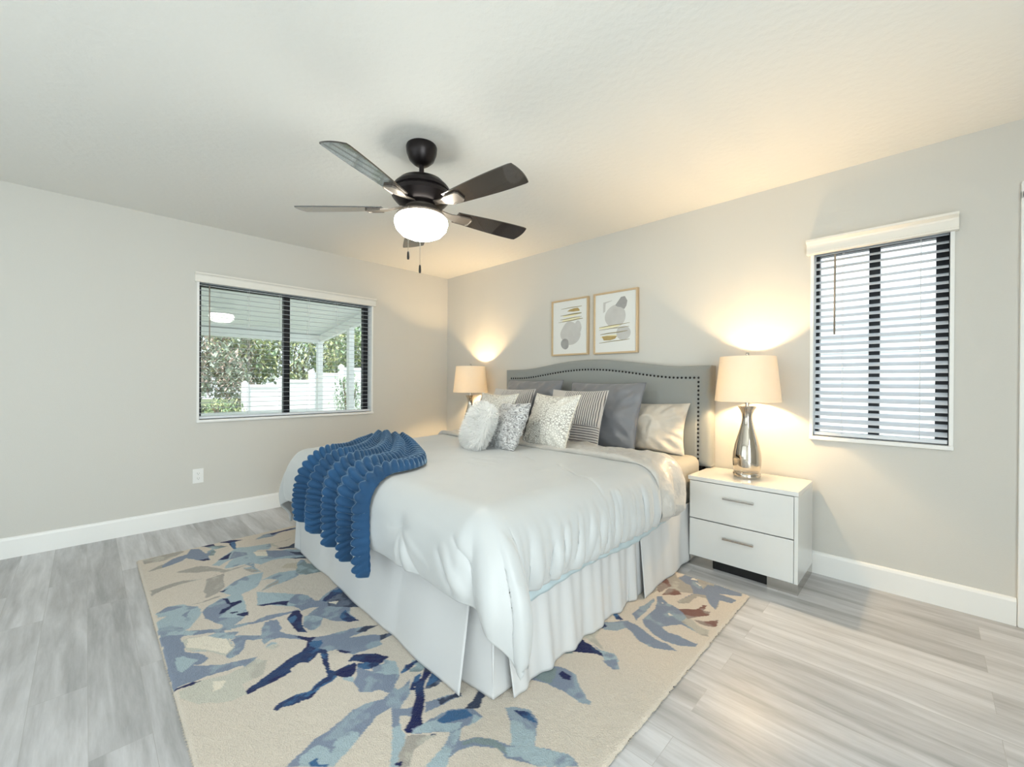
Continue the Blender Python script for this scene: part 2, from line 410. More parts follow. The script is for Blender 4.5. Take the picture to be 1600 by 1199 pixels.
artB = [(M_grayink, blob(.50, .60, .25, .19, 21, amp=.03)), (M_gray2, [(.50, .79), (.58, .86), (.64, .915), (.73, .92), (.79, .84), (.77, .76), (.72, .705), (.64, .74), (.55, .76)]),
        (M_grayink, [(.20, .86), (.43, .88), (.42, .87), (.26, .84), (.25, .70), (.20, .68)]), (M_pale, stroke(.1, .42, .62, .44, .045, .03)), (M_pale, stroke(.14, .26, .86, .29, .05, .03)),
        (M_grayink, blob(.70, .31, .17, .12, 30, amp=.03)), (M_line, stroke(.1, .435, .85, .47, .016, .012)), (M_line, stroke(.1, .39, .84, .41, .01, .014)),
        (M_line, stroke(.13, .31, .80, .34, .018, .018)), (M_goldink, [(.17, .275), (.3, .28), (.55, .265), (.50, .22), (.38, .20), (.22, .205)]), (M_line, stroke(.1, .165, .85, .20, .012, .014))]
picture('left framed print nearer the corner, gold frame with grey circle low and gold strokes above', 1.687, 2.104, 1.412, 1.932, artA)
picture('right framed print, gold frame with grey circle high and gold strokes below', 2.160, 2.580, 1.408, 1.936, artB)

# ------------------------------------------------------------------ ceiling fan
M_bronze = mat('dark_bronze_metal', (38, 33, 34), .32, metal=.6)
M_pewter = mat('brushed_pewter', (128, 120, 112), .35, metal=.7)
M_blade = mat('dark_walnut_blade', (40, 31, 26), .2, coat=1.0, noise=(9, .25))
M_bowl = mat('lit_frosted_glass', (255, 255, 250), .4, emit=(255, 252, 240), emit_s=36)
M_chain = mat('pull_chain_metal', (200, 196, 186), .3, metal=.8)
FX, FY = 2.284, -1.877
fan = tag(empty('ceiling_fan', (FX, FY, H)), 'dark bronze five-blade ceiling fan with lit glass bowl hanging above the bed', 'ceiling fan')
def zz(p): return [(r, z - H) for r, z in p]
lathe('canopy', zz([(.0, H), (.080, H), (.083, 2.43), (.080, 2.40), (.066, 2.365), (.045, 2.345), (.03, 2.335), (0, 2.335)]), M_bronze, fan)
lathe('downrod', zz([(.0, 2.345), (.013, 2.345), (.013, 2.27), (0, 2.27)]), M_bronze, fan, 20)
lathe('motor_housing', zz([(0, 2.285), (.022, 2.285), (.026, 2.268), (.075, 2.262), (.118, 2.245), (.145, 2.218), (.152, 2.208), (.152, 2.196), (.146, 2.192), (.150, 2.186), (.156, 2.178), (.156, 2.160), (.140, 2.14), (.118, 2.118), (.1, 2.108), (0, 2.108)]), M_bronze, fan, 64)
lathe('switch_housing', zz([(0, 2.108), (.085, 2.108), (.088, 2.098), (.105, 2.085), (.125, 2.07), (.131, 2.062), (.131, 2.052), (0, 2.052)]), M_pewter, fan, 64)
lathe('light_bowl', zz([(0, 2.051), (.128, 2.051), (.140, 2.040), (.143, 2.02), (.134, 1.99), (.108, 1.962), (.07, 1.945), (.03, 1.938), (0, 1.937)]), M_bowl, fan, 64)
def blade_mesh():
    N, Mw = 26, 9; P = []
    R0, R1 = .205, .662
    for s in np.linspace(0, 1, N):
        r = R0 + (R1 - R0) * s
        w = .098 + .046 * math.sin(min(1, s * 1.15) * PI / 2) ** 1.2
        if s > .97: w *= math.sqrt(max(0, 1 - ((s - .97) / .03) ** 2 * .10))
        row = [(r + (.012 * (1 - (t / .5) ** 2) if s > .93 else 0), w * t) for t in np.linspace(-.5, .5, Mw)]
        P.append(row)
    bm = bmesh.new(); top = []; bot = []
    for row in P:
        top.append([bm.verts.new((a, b, .003)) for a, b in row]); bot.append([bm.verts.new((a, b, -.003)) for a, b in row])
    for i in range(N - 1):
        for j in range(Mw - 1):
            bm.faces.new((top[i][j], top[i + 1][j], top[i + 1][j + 1], top[i][j + 1])); bm.faces.new((bot[i][j + 1], bot[i + 1][j + 1], bot[i + 1][j], bot[i][j]))
        bm.faces.new((bot[i][0], bot[i + 1][0], top[i + 1][0], top[i][0])); bm.faces.new((top[i][-1], top[i + 1][-1], bot[i + 1][-1], bot[i][-1]))
    for j in range(Mw - 1):
        bm.faces.new((top[0][j], top[0][j + 1], bot[0][j + 1], bot[0][j])); bm.faces.new((bot[-1][j], bot[-1][j + 1], top[-1][j + 1], top[-1][j]))
    bmesh.ops.recalc_face_normals(bm, faces=bm.faces)
    return bm
def iron_mesh():
    bm = bmesh.new()
    prof = [(.09, .020, .012), (.135, .016, .004), (.175, .022, -.004), (.215, .036, -.0075), (.285, .038, -.0075), (.300, .026, -.0075)]
    T = []; B = []
    for x, hw, z in prof:
        T.append([bm.verts.new((x, -hw, z + .0032)), bm.verts.new((x, hw, z + .0032))]); B.append([bm.verts.new((x, -hw, z - .003)), bm.verts.new((x, hw, z - .003))])
    for i in range(len(prof) - 1):
        bm.faces.new((T[i][0], T[i + 1][0], T[i + 1][1], T[i][1])); bm.faces.new((B[i][1], B[i + 1][1], B[i + 1][0], B[i][0]))
        bm.faces.new((B[i][0], B[i + 1][0], T[i + 1][0], T[i][0])); bm.faces.new((T[i][1], T[i + 1][1], B[i + 1][1], B[i][1]))
    bm.faces.new((T[0][0], T[0][1], B[0][1], B[0][0])); bm.faces.new((B[-1][0], B[-1][1], T[-1][1], T[-1][0]))
    # raised rim round the pad
    tube(bm, [(.215, -.034, -.0115), (.283, -.036, -.0115), (.298, -.024, -.0115), (.298, .024, -.0115), (.283, .036, -.0115), (.215, .034, -.0115)], .0035, 6)
    bmesh.ops.recalc_face_normals(bm, faces=bm.faces); return bm
bl0 = from_bm('blade', blade_mesh(), M_blade, fan); ir0 = from_bm('blade_iron', iron_mesh(), M_pewter, bl0)
for k in range(5):
    b = bl0 if k == 0 else copy_tree(bl0, fan)
    b.location = (0, 0, 2.102 - H)
    b.rotation_euler = Matrix.Rotation(math.radians(-64.4 + 72 * k), 3, 'Z').to_4x4().__matmul__(Matrix.Rotation(math.radians(-12), 4, 'X')).to_euler()
# pull chains: (lateral, length)
rt = Vector((math.cos(YAW), math.sin(YAW), 0)); fw = Vector((-math.sin(YAW), math.cos(YAW), 0))
M_fob = mat('black_pull_fob', (18, 14, 14), .4)
for lat, zb in ((-.036, 1.785), (.024, 1.716)):
    q = rt * lat - fw * .139
    p = tubeo('pull_chain', [(q.x, q.y, 2.06 - H), (q.x, q.y, zb + .04 - H)], .0016, M_chain, fan, 6)
    lathe('pull_fob', [(0, 0), (.005, .001), (.0062, .012), (.005, .036), (.002, .043), (0, .043)], M_fob, p, 12, loc=(q.x, q.y, zb - H))

# ------------------------------------------------------------------ nightstands
M_lacq = mat('glossy_white_lacquer', (222, 223, 221), .12, coat=.5)
M_chrome = mat('brushed_chrome', (196, 192, 186), .22, metal=1)
M_black = mat('black_plinth', (14, 14, 16), .5)
def nightstand(x0, label):
    W, D, = .60, .425
    t = tag(empty('nightstand', (x0 + W / 2, -.225, 0)), label, 'nightstand', 'nightstands beside the bed')
    X0, X1, Y0, Y1 = -W / 2, W / 2, -.200, .205
    boxo('top', (X0, X1, Y0, Y1, .543, .568), M_lacq, t, .002)
    bm = bmesh.new(); box(bm, X0 + .012, X0 + .030, Y0 + .019, Y1, .06, .541); box(bm, X1 - .02, X1 - .001, Y0 + .001, Y1, .06, .541, .0015)
    box(bm, X0 + .03, X1 - .02, Y1 - .01, Y1, .06, .541); box(bm, X0 + .03, X1 - .02, Y0 + .019, Y1 - .01, .06, .078)
    from_bm('body', bm, M_lacq, t)
    for z0, z1, hz in ((.304, .539, .462), (.062, .298, .218)):
        dr = boxo('drawer', (X0 + .012, X1 - .022, Y0, Y0 + .018, z0, z1), M_lacq, t, .0015)
        cx = .0
        bm = bmesh.new(); hx0, hx1 = -.085, .085
        box(bm, hx0, hx1, Y0 - .024, Y0 - .012, hz - .006, hz + .006, .002)
        for hx in (hx0 + .012, hx1 - .012): box(bm, hx - .005, hx + .005, Y0 - .014, Y0 + .001, hz - .004, hz + .004)
        from_bm('handle', bm, M_chrome, dr)
    bm = bmesh.new(); box(bm, X0 + .155, X1 - .15, Y0 + .03, Y1 - .02, .001, .06); from_bm('plinth', bm, M_black, t)
    for a, b in ((X0 + .015, X0 + .155), (X1 - .15, X1 - .001)):
        boxo('foot', (a, b, Y0 + .002, Y1 - .002, 0, .06), M_chrome, t, .001)
    return t
nightstand(3.152, 'glossy white two-drawer nightstand right of the bed with chrome feet')
nightstand(.43, 'glossy white two-drawer nightstand behind the far left side of the bed')

# ------------------------------------------------------------------ table lamps
M_merc = mat('mercury_glass', (205, 196, 184), .07, metal=1)
M_shade = bpy.data.materials.new('lamp_shade_linen'); M_shade.use_nodes = True
nt = M_shade.node_tree; nt.nodes.clear()
o_ = nd(nt, 'ShaderNodeOutputMaterial'); df = nd(nt, 'ShaderNodeBsdfDiffuse'); tl = nd(nt, 'ShaderNodeBsdfTranslucent'); mx = nd(nt, 'ShaderNodeMixShader')
df.inputs[0].default_value = srgb(240, 236, 226); tl.inputs[0].default_value = srgb(248, 232, 190); mx.inputs[0].default_value = .22
nt.links.new(df.outputs[0], mx.inputs[1]); nt.links.new(tl.outputs[0], mx.inputs[2]); nt.links.new(mx.outputs[0], o_.inputs[0])
M_bulb = mat('lit_bulb', (255, 240, 210), .3, emit=(255, 214, 150), emit_s=12)
def lamp(x, y, label, watts, z0=.568):
    t = tag(empty('table_lamp', (x, y, z0)), label, 'table lamp', 'table lamps on the nightstands')
    prof = [(0, 0), (.076, 0), (.078, .004), (.078, .028), (.074, .033), (.070, .036), (.074, .045), (.080, .08), (.0815, .115), (.078, .16), (.068, .21), (.054, .26), (.040, .31), (.0305, .352), (.0285, .375), (.031, .40), (.040, .425), (.053, .446), (.0535, .449), (.046, .449), (.02, .446), (0, .446)]
    lathe('base', prof, M_merc, t, 64, ang=50)
    lathe('stem', [(0, .445), (.011, .445), (.011, .475), (.006, .476), (.006, .765), (0, .765)], M_chrome, t, 16)
    lathe('shade', [(.185, .48), (.187, .482), (.157, .762), (.155, .762), (.185, .4805)], M_shade, t, 72, cap=False)
    bm = bmesh.new()
    for k in range(3):
        a = 2 * PI * k / 3 + .4; tube(bm, [(0, 0, .762), (.155 * math.cos(a), .155 * math.sin(a), .758)], .0018, 6)
    from_bm('shade_spider', bm, M_chrome, t)
    lathe('finial', [(0, .765), (.010, .765), (.010, .786), (.008, .789), (0, .789)], M_chrome, t, 20)
    lathe('bulb', [(0, .50), (.013, .505), (.014, .53), (.028, .57), (.030, .59), (.022, .615), (0, .625)], M_bulb, t, 24)
    L = light('lamp_light', 'POINT', (x, y, z0 + .60), watts, (1.0, .69, .36), shadow_soft_size=.035)
    return t
lamp(3.437, -.215, 'mirrored silver table lamp with lit cream shade on the right nightstand', 100)
lamp(.715, -.22, 'mirrored silver table lamp with lit shade behind the pillows at far left', 105)

# ------------------------------------------------------------------ bed: frame, headboard
M_head = mat('grey_linen_upholstery', (140, 143, 141), .8, bump=(700, .0004, 2), sheen=.25)
M_nail = mat('black_nailhead', (22, 18, 20), .3, metal=.6)
BX = 2.160
bed = tag(empty('bed', (BX, -1.1, 0)), 'upholstered bed with arched grey headboard and dark nailhead trim', 'bed')
def arch(x):
    d = np.abs(np.asarray(x, float) - BX)
    return np.where(d < .80, (np.cos(np.clip(d / .80, 0, 1) * PI) * .5 + .5) ** .8, 0)
HX0, HX1, HZ0 = 1.146, 3.176, .575
def hb_top(x): return 1.286 + .074 * arch(x)
NI = .082
def nail_top(x): return 1.200 + .074 * arch(x)
nx, nz = 170, 90
X = np.linspace(HX0, HX1, nx)[:, None] * np.ones((1, nz)); T = np.ones((nx, 1)) * np.linspace(0, 1, nz)[None]
Z = HZ0 + (hb_top(X) - HZ0) * T
dn = np.minimum(np.minimum(X - (HX0 + NI), (HX1 - NI) - X), nail_top(X) - Z)    # >0 inside the nail line
de = np.minimum(np.minimum(X - HX0, HX1 - X), np.minimum(hb_top(X) - Z, Z - HZ0))
Yf = -.11 + .016 * np.exp(-(de / .012) ** 1.0) + .006 * np.exp(-(dn / .008) ** 2) - .004 * sstep(0, .12, dn) + .0015 * fbm(X * 6, Z * 6, 3)
P = np.stack([X - BX, Yf + 1.1, Z], -1)
# wrap to the back: duplicate rim on the wall side
ring_front = P
hb = bpy.data.meshes.new('headboard')
bm = bmesh.new(); V = [[bm.verts.new(P[i, j]) for j in range(nz)] for i in range(nx)]
for i in range(nx - 1):
    for j in range(nz - 1): bm.faces.new((V[i][j], V[i + 1][j], V[i + 1][j + 1], V[i][j + 1]))
rim = [V[i][0] for i in range(nx)] + [V[-1][j] for j in range(1, nz)] + [V[i][-1] for i in range(nx - 2, -1, -1)] + [V[0][j] for j in range(nz - 2, 0, -1)]
back = [bm.verts.new((v.co.x, 1.1 - .014, v.co.z)) for v in rim]
for k in range(len(rim)): bm.faces.new((rim[k], back[k], back[(k + 1) % len(rim)], rim[(k + 1) % len(rim)]))
bm.faces.new(back); bmesh.ops.recalc_face_normals(bm, faces=bm.faces)
headboard = from_bm('headboard', bm, M_head, bed); auto_smooth(headboard, 50)
# nailheads
pts = []
xs = np.linspace(HX0 + NI, HX1 - NI, 63)
for x in xs: pts.append((x, float(nail_top(x))))
for k in range(1, 21): pts.append((HX1 - NI, 1.2 - k * .0302))
for k in range(1, 9): pts.append((HX0 + NI, 1.2 - k * .0302))
def nail_bm(lst):
    bm = bmesh.new()
    for x, z in lst:
        g = bmesh.ops.create_uvsphere(bm, u_segments=10, v_segments=6, radius=.0085)
        for v in g['verts']: v.co = Vector((v.co.x + x, v.co.y * .5, v.co.z + z))
    return bm
n0 = from_bm('nailhead', nail_bm([(0, 0)]), M_nail, headboard, True)
for i, (x, z) in enumerate(pts):
    o = n0 if i == 0 else n0.copy()
    if i: C.objects.link(o); o.parent = headboard
    o.location = (x - BX, -.1065 + 1.1, z)
tag(from_bm('nailhead_row', nail_bm([(HX0 + NI - BX, 1.2 - k * .0302) for k in range(9, 21)]), M_nail, headboard, True), kind='stuff').location = (0, -.1065 + 1.1, 0)
M_rail = mat('black_bed_rail', (16, 16, 18), .5)
for x in (HX0 + .06, HX1 - .14): boxo('headboard_leg', (x - BX, x + .08 - BX, 1.1 - .09, 1.1 - .03, 0, .60), M_rail, bed)
bm = bmesh.new()
box(bm, 1.22 - BX, 1.26 - BX, -.92, 1.0, .10, .169); box(bm, 3.04 - BX, 3.08 - BX, -.92, 1.0, .10, .169); box(bm, 1.22 - BX, 3.08 - BX, -.96, -.92, .10, .169); box(bm, 1.22 - BX, 3.08 - BX, .96, 1.0, .10, .169)
from_bm('bed_frame_rails', bm, M_rail, bed)
for x in (1.25, 2.16, 3.05):
    for y in (-.9, .9): boxo('bed_leg', (x - .02 - BX, x + .02 - BX, y - .02, y + .02, 0, .10), M_rail, bed)
M_box = mat('box_spring_cloth', (205, 206, 204), .9)
tag(boxo('box_spring', (1.20, 3.10, -2.085, -.13, .17, .37), M_box, None, .02), 'pale box spring under the mattress', 'box spring')
M_sheet = mat('warm_grey_sheet', (166, 165, 160), .7, bump=(60, .0012))
bm = bmesh.new(); box(bm, 1.185, 3.125, -2.105, -.125, .372, .655)
bmesh.ops.bevel(bm, geom=[e for e in bm.edges if e.verts[0].co.z > .6 or e.verts[1].co.z > .6], offset=.055, segments=6, affect='EDGES', profile=.5)
mt_ = tag(from_bm('mattress', bm, M_sheet), 'mattress in a light grey fitted sheet showing at the head of the bed', 'mattress'); auto_smooth(mt_, 30)

# ------------------------------------------------------------------ cloth laid over the bed
R_ = .13; ZT = .685
CX0, CX1, CY0 = 1.118, 3.182, -2.205      # outer planes of the drape
ARC = R_ * PI / 2
def drape(X, Y, lift=0.0, flare=.07, corner=True, crease=True):
    """cloth plane coordinates -> world; lift moves the layer out along its normal"""
    def base(X, Y):
        ix0, ix1, iy = CX0 + R_, CX1 - R_, CY0 + R_
        dx = np.where(X > ix1, X - ix1, np.where(X < ix0, X - ix0, 0)); dy = np.where(Y < iy, Y - iy, 0)
        L = np.hypot(dx, dy) + 1e-9; ux, uy = dx / L, dy / L
        phi = np.arctan2(np.abs(dy), np.abs(dx))                     # 0 on the long side, 90 deg at the foot
        down = np.maximum(L - ARC, 0)
        h = np.where(L < ARC, R_ * np.sin(np.minimum(L, ARC) / R_), R_ + flare * down)
        z = np.where(L < ARC, -R_ * (1 - np.cos(np.minimum(L, ARC) / R_)), -R_ - down * math.sqrt(1 - flare ** 2))
        both = (np.abs(dx) > 0) & (np.abs(dy) > 0)
        cx = np.clip(X, ix0, ix1); cy = np.maximum(Y, iy)
        out = np.stack([cx + ux * h, cy + uy * h, ZT + z], -1)
        if corner:
            # spare cloth at each foot corner folds into one broad flap with a crest over the long side
            pd = np.degrees(phi); p0 = 42.0; g = sstep(.06, .42, L)
            sx = np.sign(dx); ka = np.radians(14.0 - 6 * g)
            kr = h + .085 * g
            Kx, Ky = kr * np.cos(ka), -kr * np.sin(ka)
            Ax, Ay = 0 * h, -h; Bx, By = h, 0 * h
            t1 = np.clip((90 - pd) / (90 - p0), 0, 1); t2 = np.clip(pd / p0, 0, 1)
            bow = .009 * g * np.sin(4.5 * PI * t1) + .026 * g * np.sin(PI * t1) - .022 * g * np.sin(2 * PI * np.clip(t1 * 1.15, 0, 1))
            fx_ = np.where(pd > p0, Ax + (Kx - Ax) * t1 + .4 * bow, Bx + (Kx - Bx) * t2 - .03 * g * np.sin(PI * t2))
            fy_ = np.where(pd > p0, Ay + (Ky - Ay) * t1 - bow, By + (Ky - By) * t2 + .045 * g * np.sin(PI * t2))
            w = np.where(both, sstep(0.02, .22, L), 0)
            rx_, ry_ = np.abs(ux) * h, -np.abs(uy) * h
            nx_, ny_ = rx_ * (1 - w) + fx_ * w, ry_ * (1 - w) + fy_ * w
            out[..., 0] = np.where(both, cx + sx * nx_, out[..., 0]); out[..., 1] = np.where(both, cy + ny_, out[..., 1])
        return out
    P = base(X, Y); e = 2e-3
    du = base(X + e, Y) - base(X - e, Y); dv = base(X, Y + e) - base(X, Y - e)
    N = np.cross(du, dv); N /= np.linalg.norm(N, axis=-1, keepdims=True) + 1e-12
    return P, N
def seg_d(X, Y, x0, y0, x1, y1):
    dx, dy = x1 - x0, y1 - y0; L2 = dx * dx + dy * dy
    t = np.clip(((X - x0) * dx + (Y - y0) * dy) / L2, 0, 1)
    return np.hypot(X - x0 - t * dx, Y - y0 - t * dy), t
IX1, IY = CX1 - R_, CY0 + R_
def from_side(y, z): return (IX1 + ARC + (ZT - R_ - z), y)      # a point on the long right side
def from_foot(x, z): return (x, IY - ARC - (ZT - R_ - z))       # a point on the foot side
HEM = ZT - R_ - .382
u_over = ARC + HEM
M_comf = mat('silver_grey_satin', (190, 193, 194), .42, sheen=.3, bump=(900, .0002, 2))
def comforter():
    xa = np.linspace(CX0 + R_ - u_over, CX1 - R_ + u_over, 300); ya = np.linspace(-.93, IY - u_over, 210)
    X, Y = np.meshgrid(xa, ya, indexing='ij')
    # let the corners of the cloth hang a little lower
    dx = np.maximum(np.maximum(X - IX1, (CX0 + R_) - X), 0); dy = np.maximum(IY - Y, 0)
    k = 1 + .12 * (np.minimum(dx, dy) / u_over)
    Xc = np.where(X > IX1, IX1 + dx * k, np.where(X < CX0 + R_, CX0 + R_ - dx * k, X)); Yc = np.where(dy > 0, IY - dy * k, Y)
    P, N = drape(Xc, Yc)
    D = .010 * fbm(X * 2.2, Y * 2.2, 11, 3) + .004 * fbm(X * 6, Y * 6, 5, 2)
    L = np.hypot(dx, dy)
    inset = np.minimum(np.minimum(X - xa[0], xa[-1] - X), Y - ya[-1])      # distance to the hem
    side = sstep(.05, .2, dx) * (1 - sstep(.0, .2, dy)); foot = sstep(.05, .2, dy) * (1 - sstep(0, .2, dx))
    # gathered vertical folds on the long side, soft ones at the foot
    ph = Y * 58 + 2.6 * fbm(Y * 5, X * 1.5, 21, 2)
    D += side * (.011 * np.sin(ph) + .006 * np.sin(ph * 1.9 + 1)) * sstep(.10, .34, dx)
    ph2 = X * 17 + 2.2 * fbm(X * 3, Y * 2, 8, 2)
    D += foot * (.006 * np.sin(ph2)) * sstep(.12, .36, dy)
    # puffy quilting cinched at the hem
    D += .012 * sstep(0, .09, inset) * sstep(.12, .25, L)
    D -= .012 * ridge(inset, .018) * (.6 + .6 * np.sin(ph * 1.0) * side)
    def dimple(x, y, dep, w):
        nonlocal D
        d = np.hypot(X - x, Y - y); D -= dep * np.exp(-(d / w) ** 1.3)
    def stroke_(p, q, a, w):
        nonlocal D
        d, t = seg_d(X, Y, *p, *q); D += a * ridge(d, w) * np.sin(PI * np.clip(.08 + .92 * t, 0, 1)) ** .6
    # tufts
    t1 = from_foot(2.66, .54); dimple(*t1, .026, .05)
    for dx_, dy_, a in ((.10, -.22, .012), (.17, -.19, -.010), (.04, -.24, -.009), (-.10, -.02, -.006), (.22, -.10, .008), (-.02, -.18, .008)):
        stroke_(t1, (t1[0] + dx_, t1[1] + dy_), a * .65, .016)
    dimple(2.33, -1.48, .010, .03); dimple(2.78, -1.45, .010, .035); dimple(1.8, -1.6, .008, .03)
    for p, q, a in (((2.30, -1.50), (2.45, -1.42), -.007), ((2.36, -1.56), (2.5, -1.5), .005), ((2.28, -1.42), (2.46, -1.30), -.004), ((2.5, -1.25), (2.62, -1.30), -.004),
                    ((2.77, -1.28), (2.97, -1.42), -.009), ((2.80, -1.30), (3.0, -1.46), .008), ((2.97, -1.42), (3.2, -1.46), -.006), ((2.4, -1.62), (2.58, -1.6), -.005)):
        stroke_(p, q, a, .011)
    stroke_(from_foot(2.94, .52), from_foot(3.04, .40), -.014, .016); stroke_(from_foot(2.98, .54), from_foot(3.09, .40), .013, .018)
    stroke_((3.02, -2.25), (3.12, -2.33), -.010, .012)
    for y, z0, a in ((-1.12, .60, .009), (-1.24, .58, .010), (-1.36, .62, .012), (-1.41, .62, -.010), (-1.52, .56, .010), (-1.62, .56, .010), (-1.72, .58, -.010), (-1.80, .56, .012), (-1.88, .52, -.012)):
        stroke_(from_side(y + .03, z0), from_side(y, .40), a * 1.5, .014)
    P = P + N * D[..., None]
    P[..., 2] = np.maximum(P[..., 2], .05)
    return P
com = grid_mesh('comforter', comforter(), M_comf, None, True, thick=.016)
tag(com, 'silver grey satin comforter draped over the bed to its corners', 'comforter')
M_cuff = mat('silver_satin_lining', (190, 186, 180), .34, sheen=.3, bump=(34, .006, 3))
def cuff():
    xa = np.linspace(CX0 + R_ - u_over, CX1 - R_ + u_over - .005, 260)
    # cross-section of the folded band: rolled edges with a crease under them; (distance along, lift)
    sec = np.array([(.035, .004), (.012, .010), (-.004, .018), (-.010, .030), (-.006, .042), (.006, .050), (.03, .054)] + [(q, .052) for q in np.linspace(.05, .28, 26)] + [(.305, .048), (.325, .036), (.332, .022), (.325, .010), (.30, .003)])
    S = np.repeat(xa[:, None], len(sec), 1); A = np.repeat(sec[None, :, 0], len(xa), 0); Lf = np.repeat(sec[None, :, 1], len(xa), 0)
    over = np.maximum(S - IX1, 0) + np.maximum(CX0 + R_ - S, 0)
    wid = 1 + .10 * fbm(S * 2, S * 0, 4) - .10 * sstep(.1, .4, over)
    Y = -.955 + .014 * fbm(S * 7, S * 0, 9) + A * wid + .05 * sstep(.0, .4, over)
    P, N = drape(S, Y, corner=False)
    puff = np.clip((Lf - .02) / .03, 0, 1)
    lf = Lf + puff * (.020 * fbm(S * 8 + Y * 3, Y * 8, 14, 3) - .020 * np.abs(fbm(S * 5 + Y * 7, Y * 6 - S * 3, 33, 2)))
    lf = lf + puff * sstep(.05, .3, over) * .020 * np.sin(Y * 42 + 3 * fbm(S * 5, Y * 5, 2))
    end = np.minimum(S - xa[0], xa[-1] - S); lf = lf * (.35 + .65 * sstep(0, .04, end))
    return P + N * lf[..., None]
cf = grid_mesh('turned_down_cuff', cuff(), M_cuff, com, True, thick=.004); tag(cf, 'satin lining folded back in a band')
# thin blue blanket edge below the comforter on the long side
M_blue = mat('pale_blue_blanket', (186, 202, 208), .8, bump=(120, .001))
ya = np.linspace(-2.0, -.80, 90); ta = np.linspace(0, 1, 16)
Yb, Tb = np.meshgrid(ya, ta, indexing='ij')
low = .336 + .018 * sstep(-1.3, -.8, Yb) + .010 * np.sin(Yb * 7)
Pb = np.stack([3.138 + .030 * np.sin(Tb * PI / 2) + .003 * np.sin(Yb * 60), Yb, .52 + (low - .52) * Tb], -1)
tag(grid_mesh('blanket', Pb, M_blue, None, True, thick=.008), 'pale blue blanket edge peeking out below the comforter on the right side', 'blanket')

# ------------------------------------------------------------------ bed skirt
M_skirt = mat('white_cotton_skirt', (206, 207, 208), .75, bump=(500, .0003, 2))
skirt = tag(empty('bed_skirt', (BX, -1.1, 0)), 'white pleated bed skirt hanging to the rug around the bed', 'bed skirt')
def panel(p0, p1, out, flare0, flare1, wave, amp, seed, z1=.375, z0=.016, n=150, tilt_ends=(0, 0), drop_fn=None):
    s = np.linspace(0, 1, n); t = np.linspace(0, 1, 34); S, T = np.meshgrid(s, t, indexing='ij')
    L = math.hypot(p1[0] - p0[0], p1[1] - p0[1]); dx, dy = (p1[0] - p0[0]) / L, (p1[1] - p0[1]) / L
    a = S * L
    off = (.010 + (flare0 * (1 - S) + flare1 * S)) * T + amp * T ** .8 * np.sin(a * wave + 2.5 * fbm(a * 2.5, a * 0, seed)) + .3 * amp * np.sin(a * wave * 2.3 + seed)
    along = a + T * (tilt_ends[0] * (1 - S) ** 6 + tilt_ends[1] * S ** 6)
    X = p0[0] + dx * along + out[0] * off; Y = p0[1] + dy * along + out[1] * off
    zb = z0 + (drop_fn(S) if drop_fn else 0)
    Z = z1 + (zb - z1) * T
    return np.stack([X - BX, Y + 1.1, Z], -1)
grid_mesh('skirt_panel', panel((1.21, -2.135), (3.03, -2.135), (0, -1), .0, .055, 9, .005, 1, tilt_ends=(.06, .01)), M_skirt, skirt, True, thick=.003)
grid_mesh('skirt_panel', panel((3.135, -2.085), (3.135, -1.085), (1, 0), .035, .0, 34, .011, 2, tilt_ends=(.02, .01)), M_skirt, skirt, True, thick=.003)
grid_mesh('skirt_panel', panel((3.135, -1.04), (3.135, -.16), (1, 0), .035, .0, 22, .006, 3, tilt_ends=(-.03, 0)), M_skirt, skirt, True, thick=.003)
grid_mesh('skirt_panel', panel((1.170, -2.12), (1.170, -.16), (-1, 0), .02, .0, 20, .006, 4), M_skirt, skirt, True, thick=.003)
grid_mesh('skirt_inset', panel((3.124, -2.124), (3.124, -1.98), (1, 0), .004, .004, 20, .002, 9, n=30), M_skirt, skirt, True, thick=.003)
# inner panels showing through the splits at the corners and the side pleat
grid_mesh('skirt_inset', panel((2.93, -2.118), (3.140, -2.114), (0, -1), .012, .0, 20, .003, 6, n=40), M_skirt, skirt, True, thick=.003)
grid_mesh('skirt_inset', panel((3.126, -1.16), (3.126, -.97), (1, 0), .006, .006, 20, .003, 7, n=40), M_skirt, skirt, True, thick=.003)
grid_mesh('skirt_inset', panel((1.165, -2.125), (1.26, -2.12), (0, -1), .01, .0, 50, .004, 8, n=40), M_skirt, skirt, True, thick=.003)

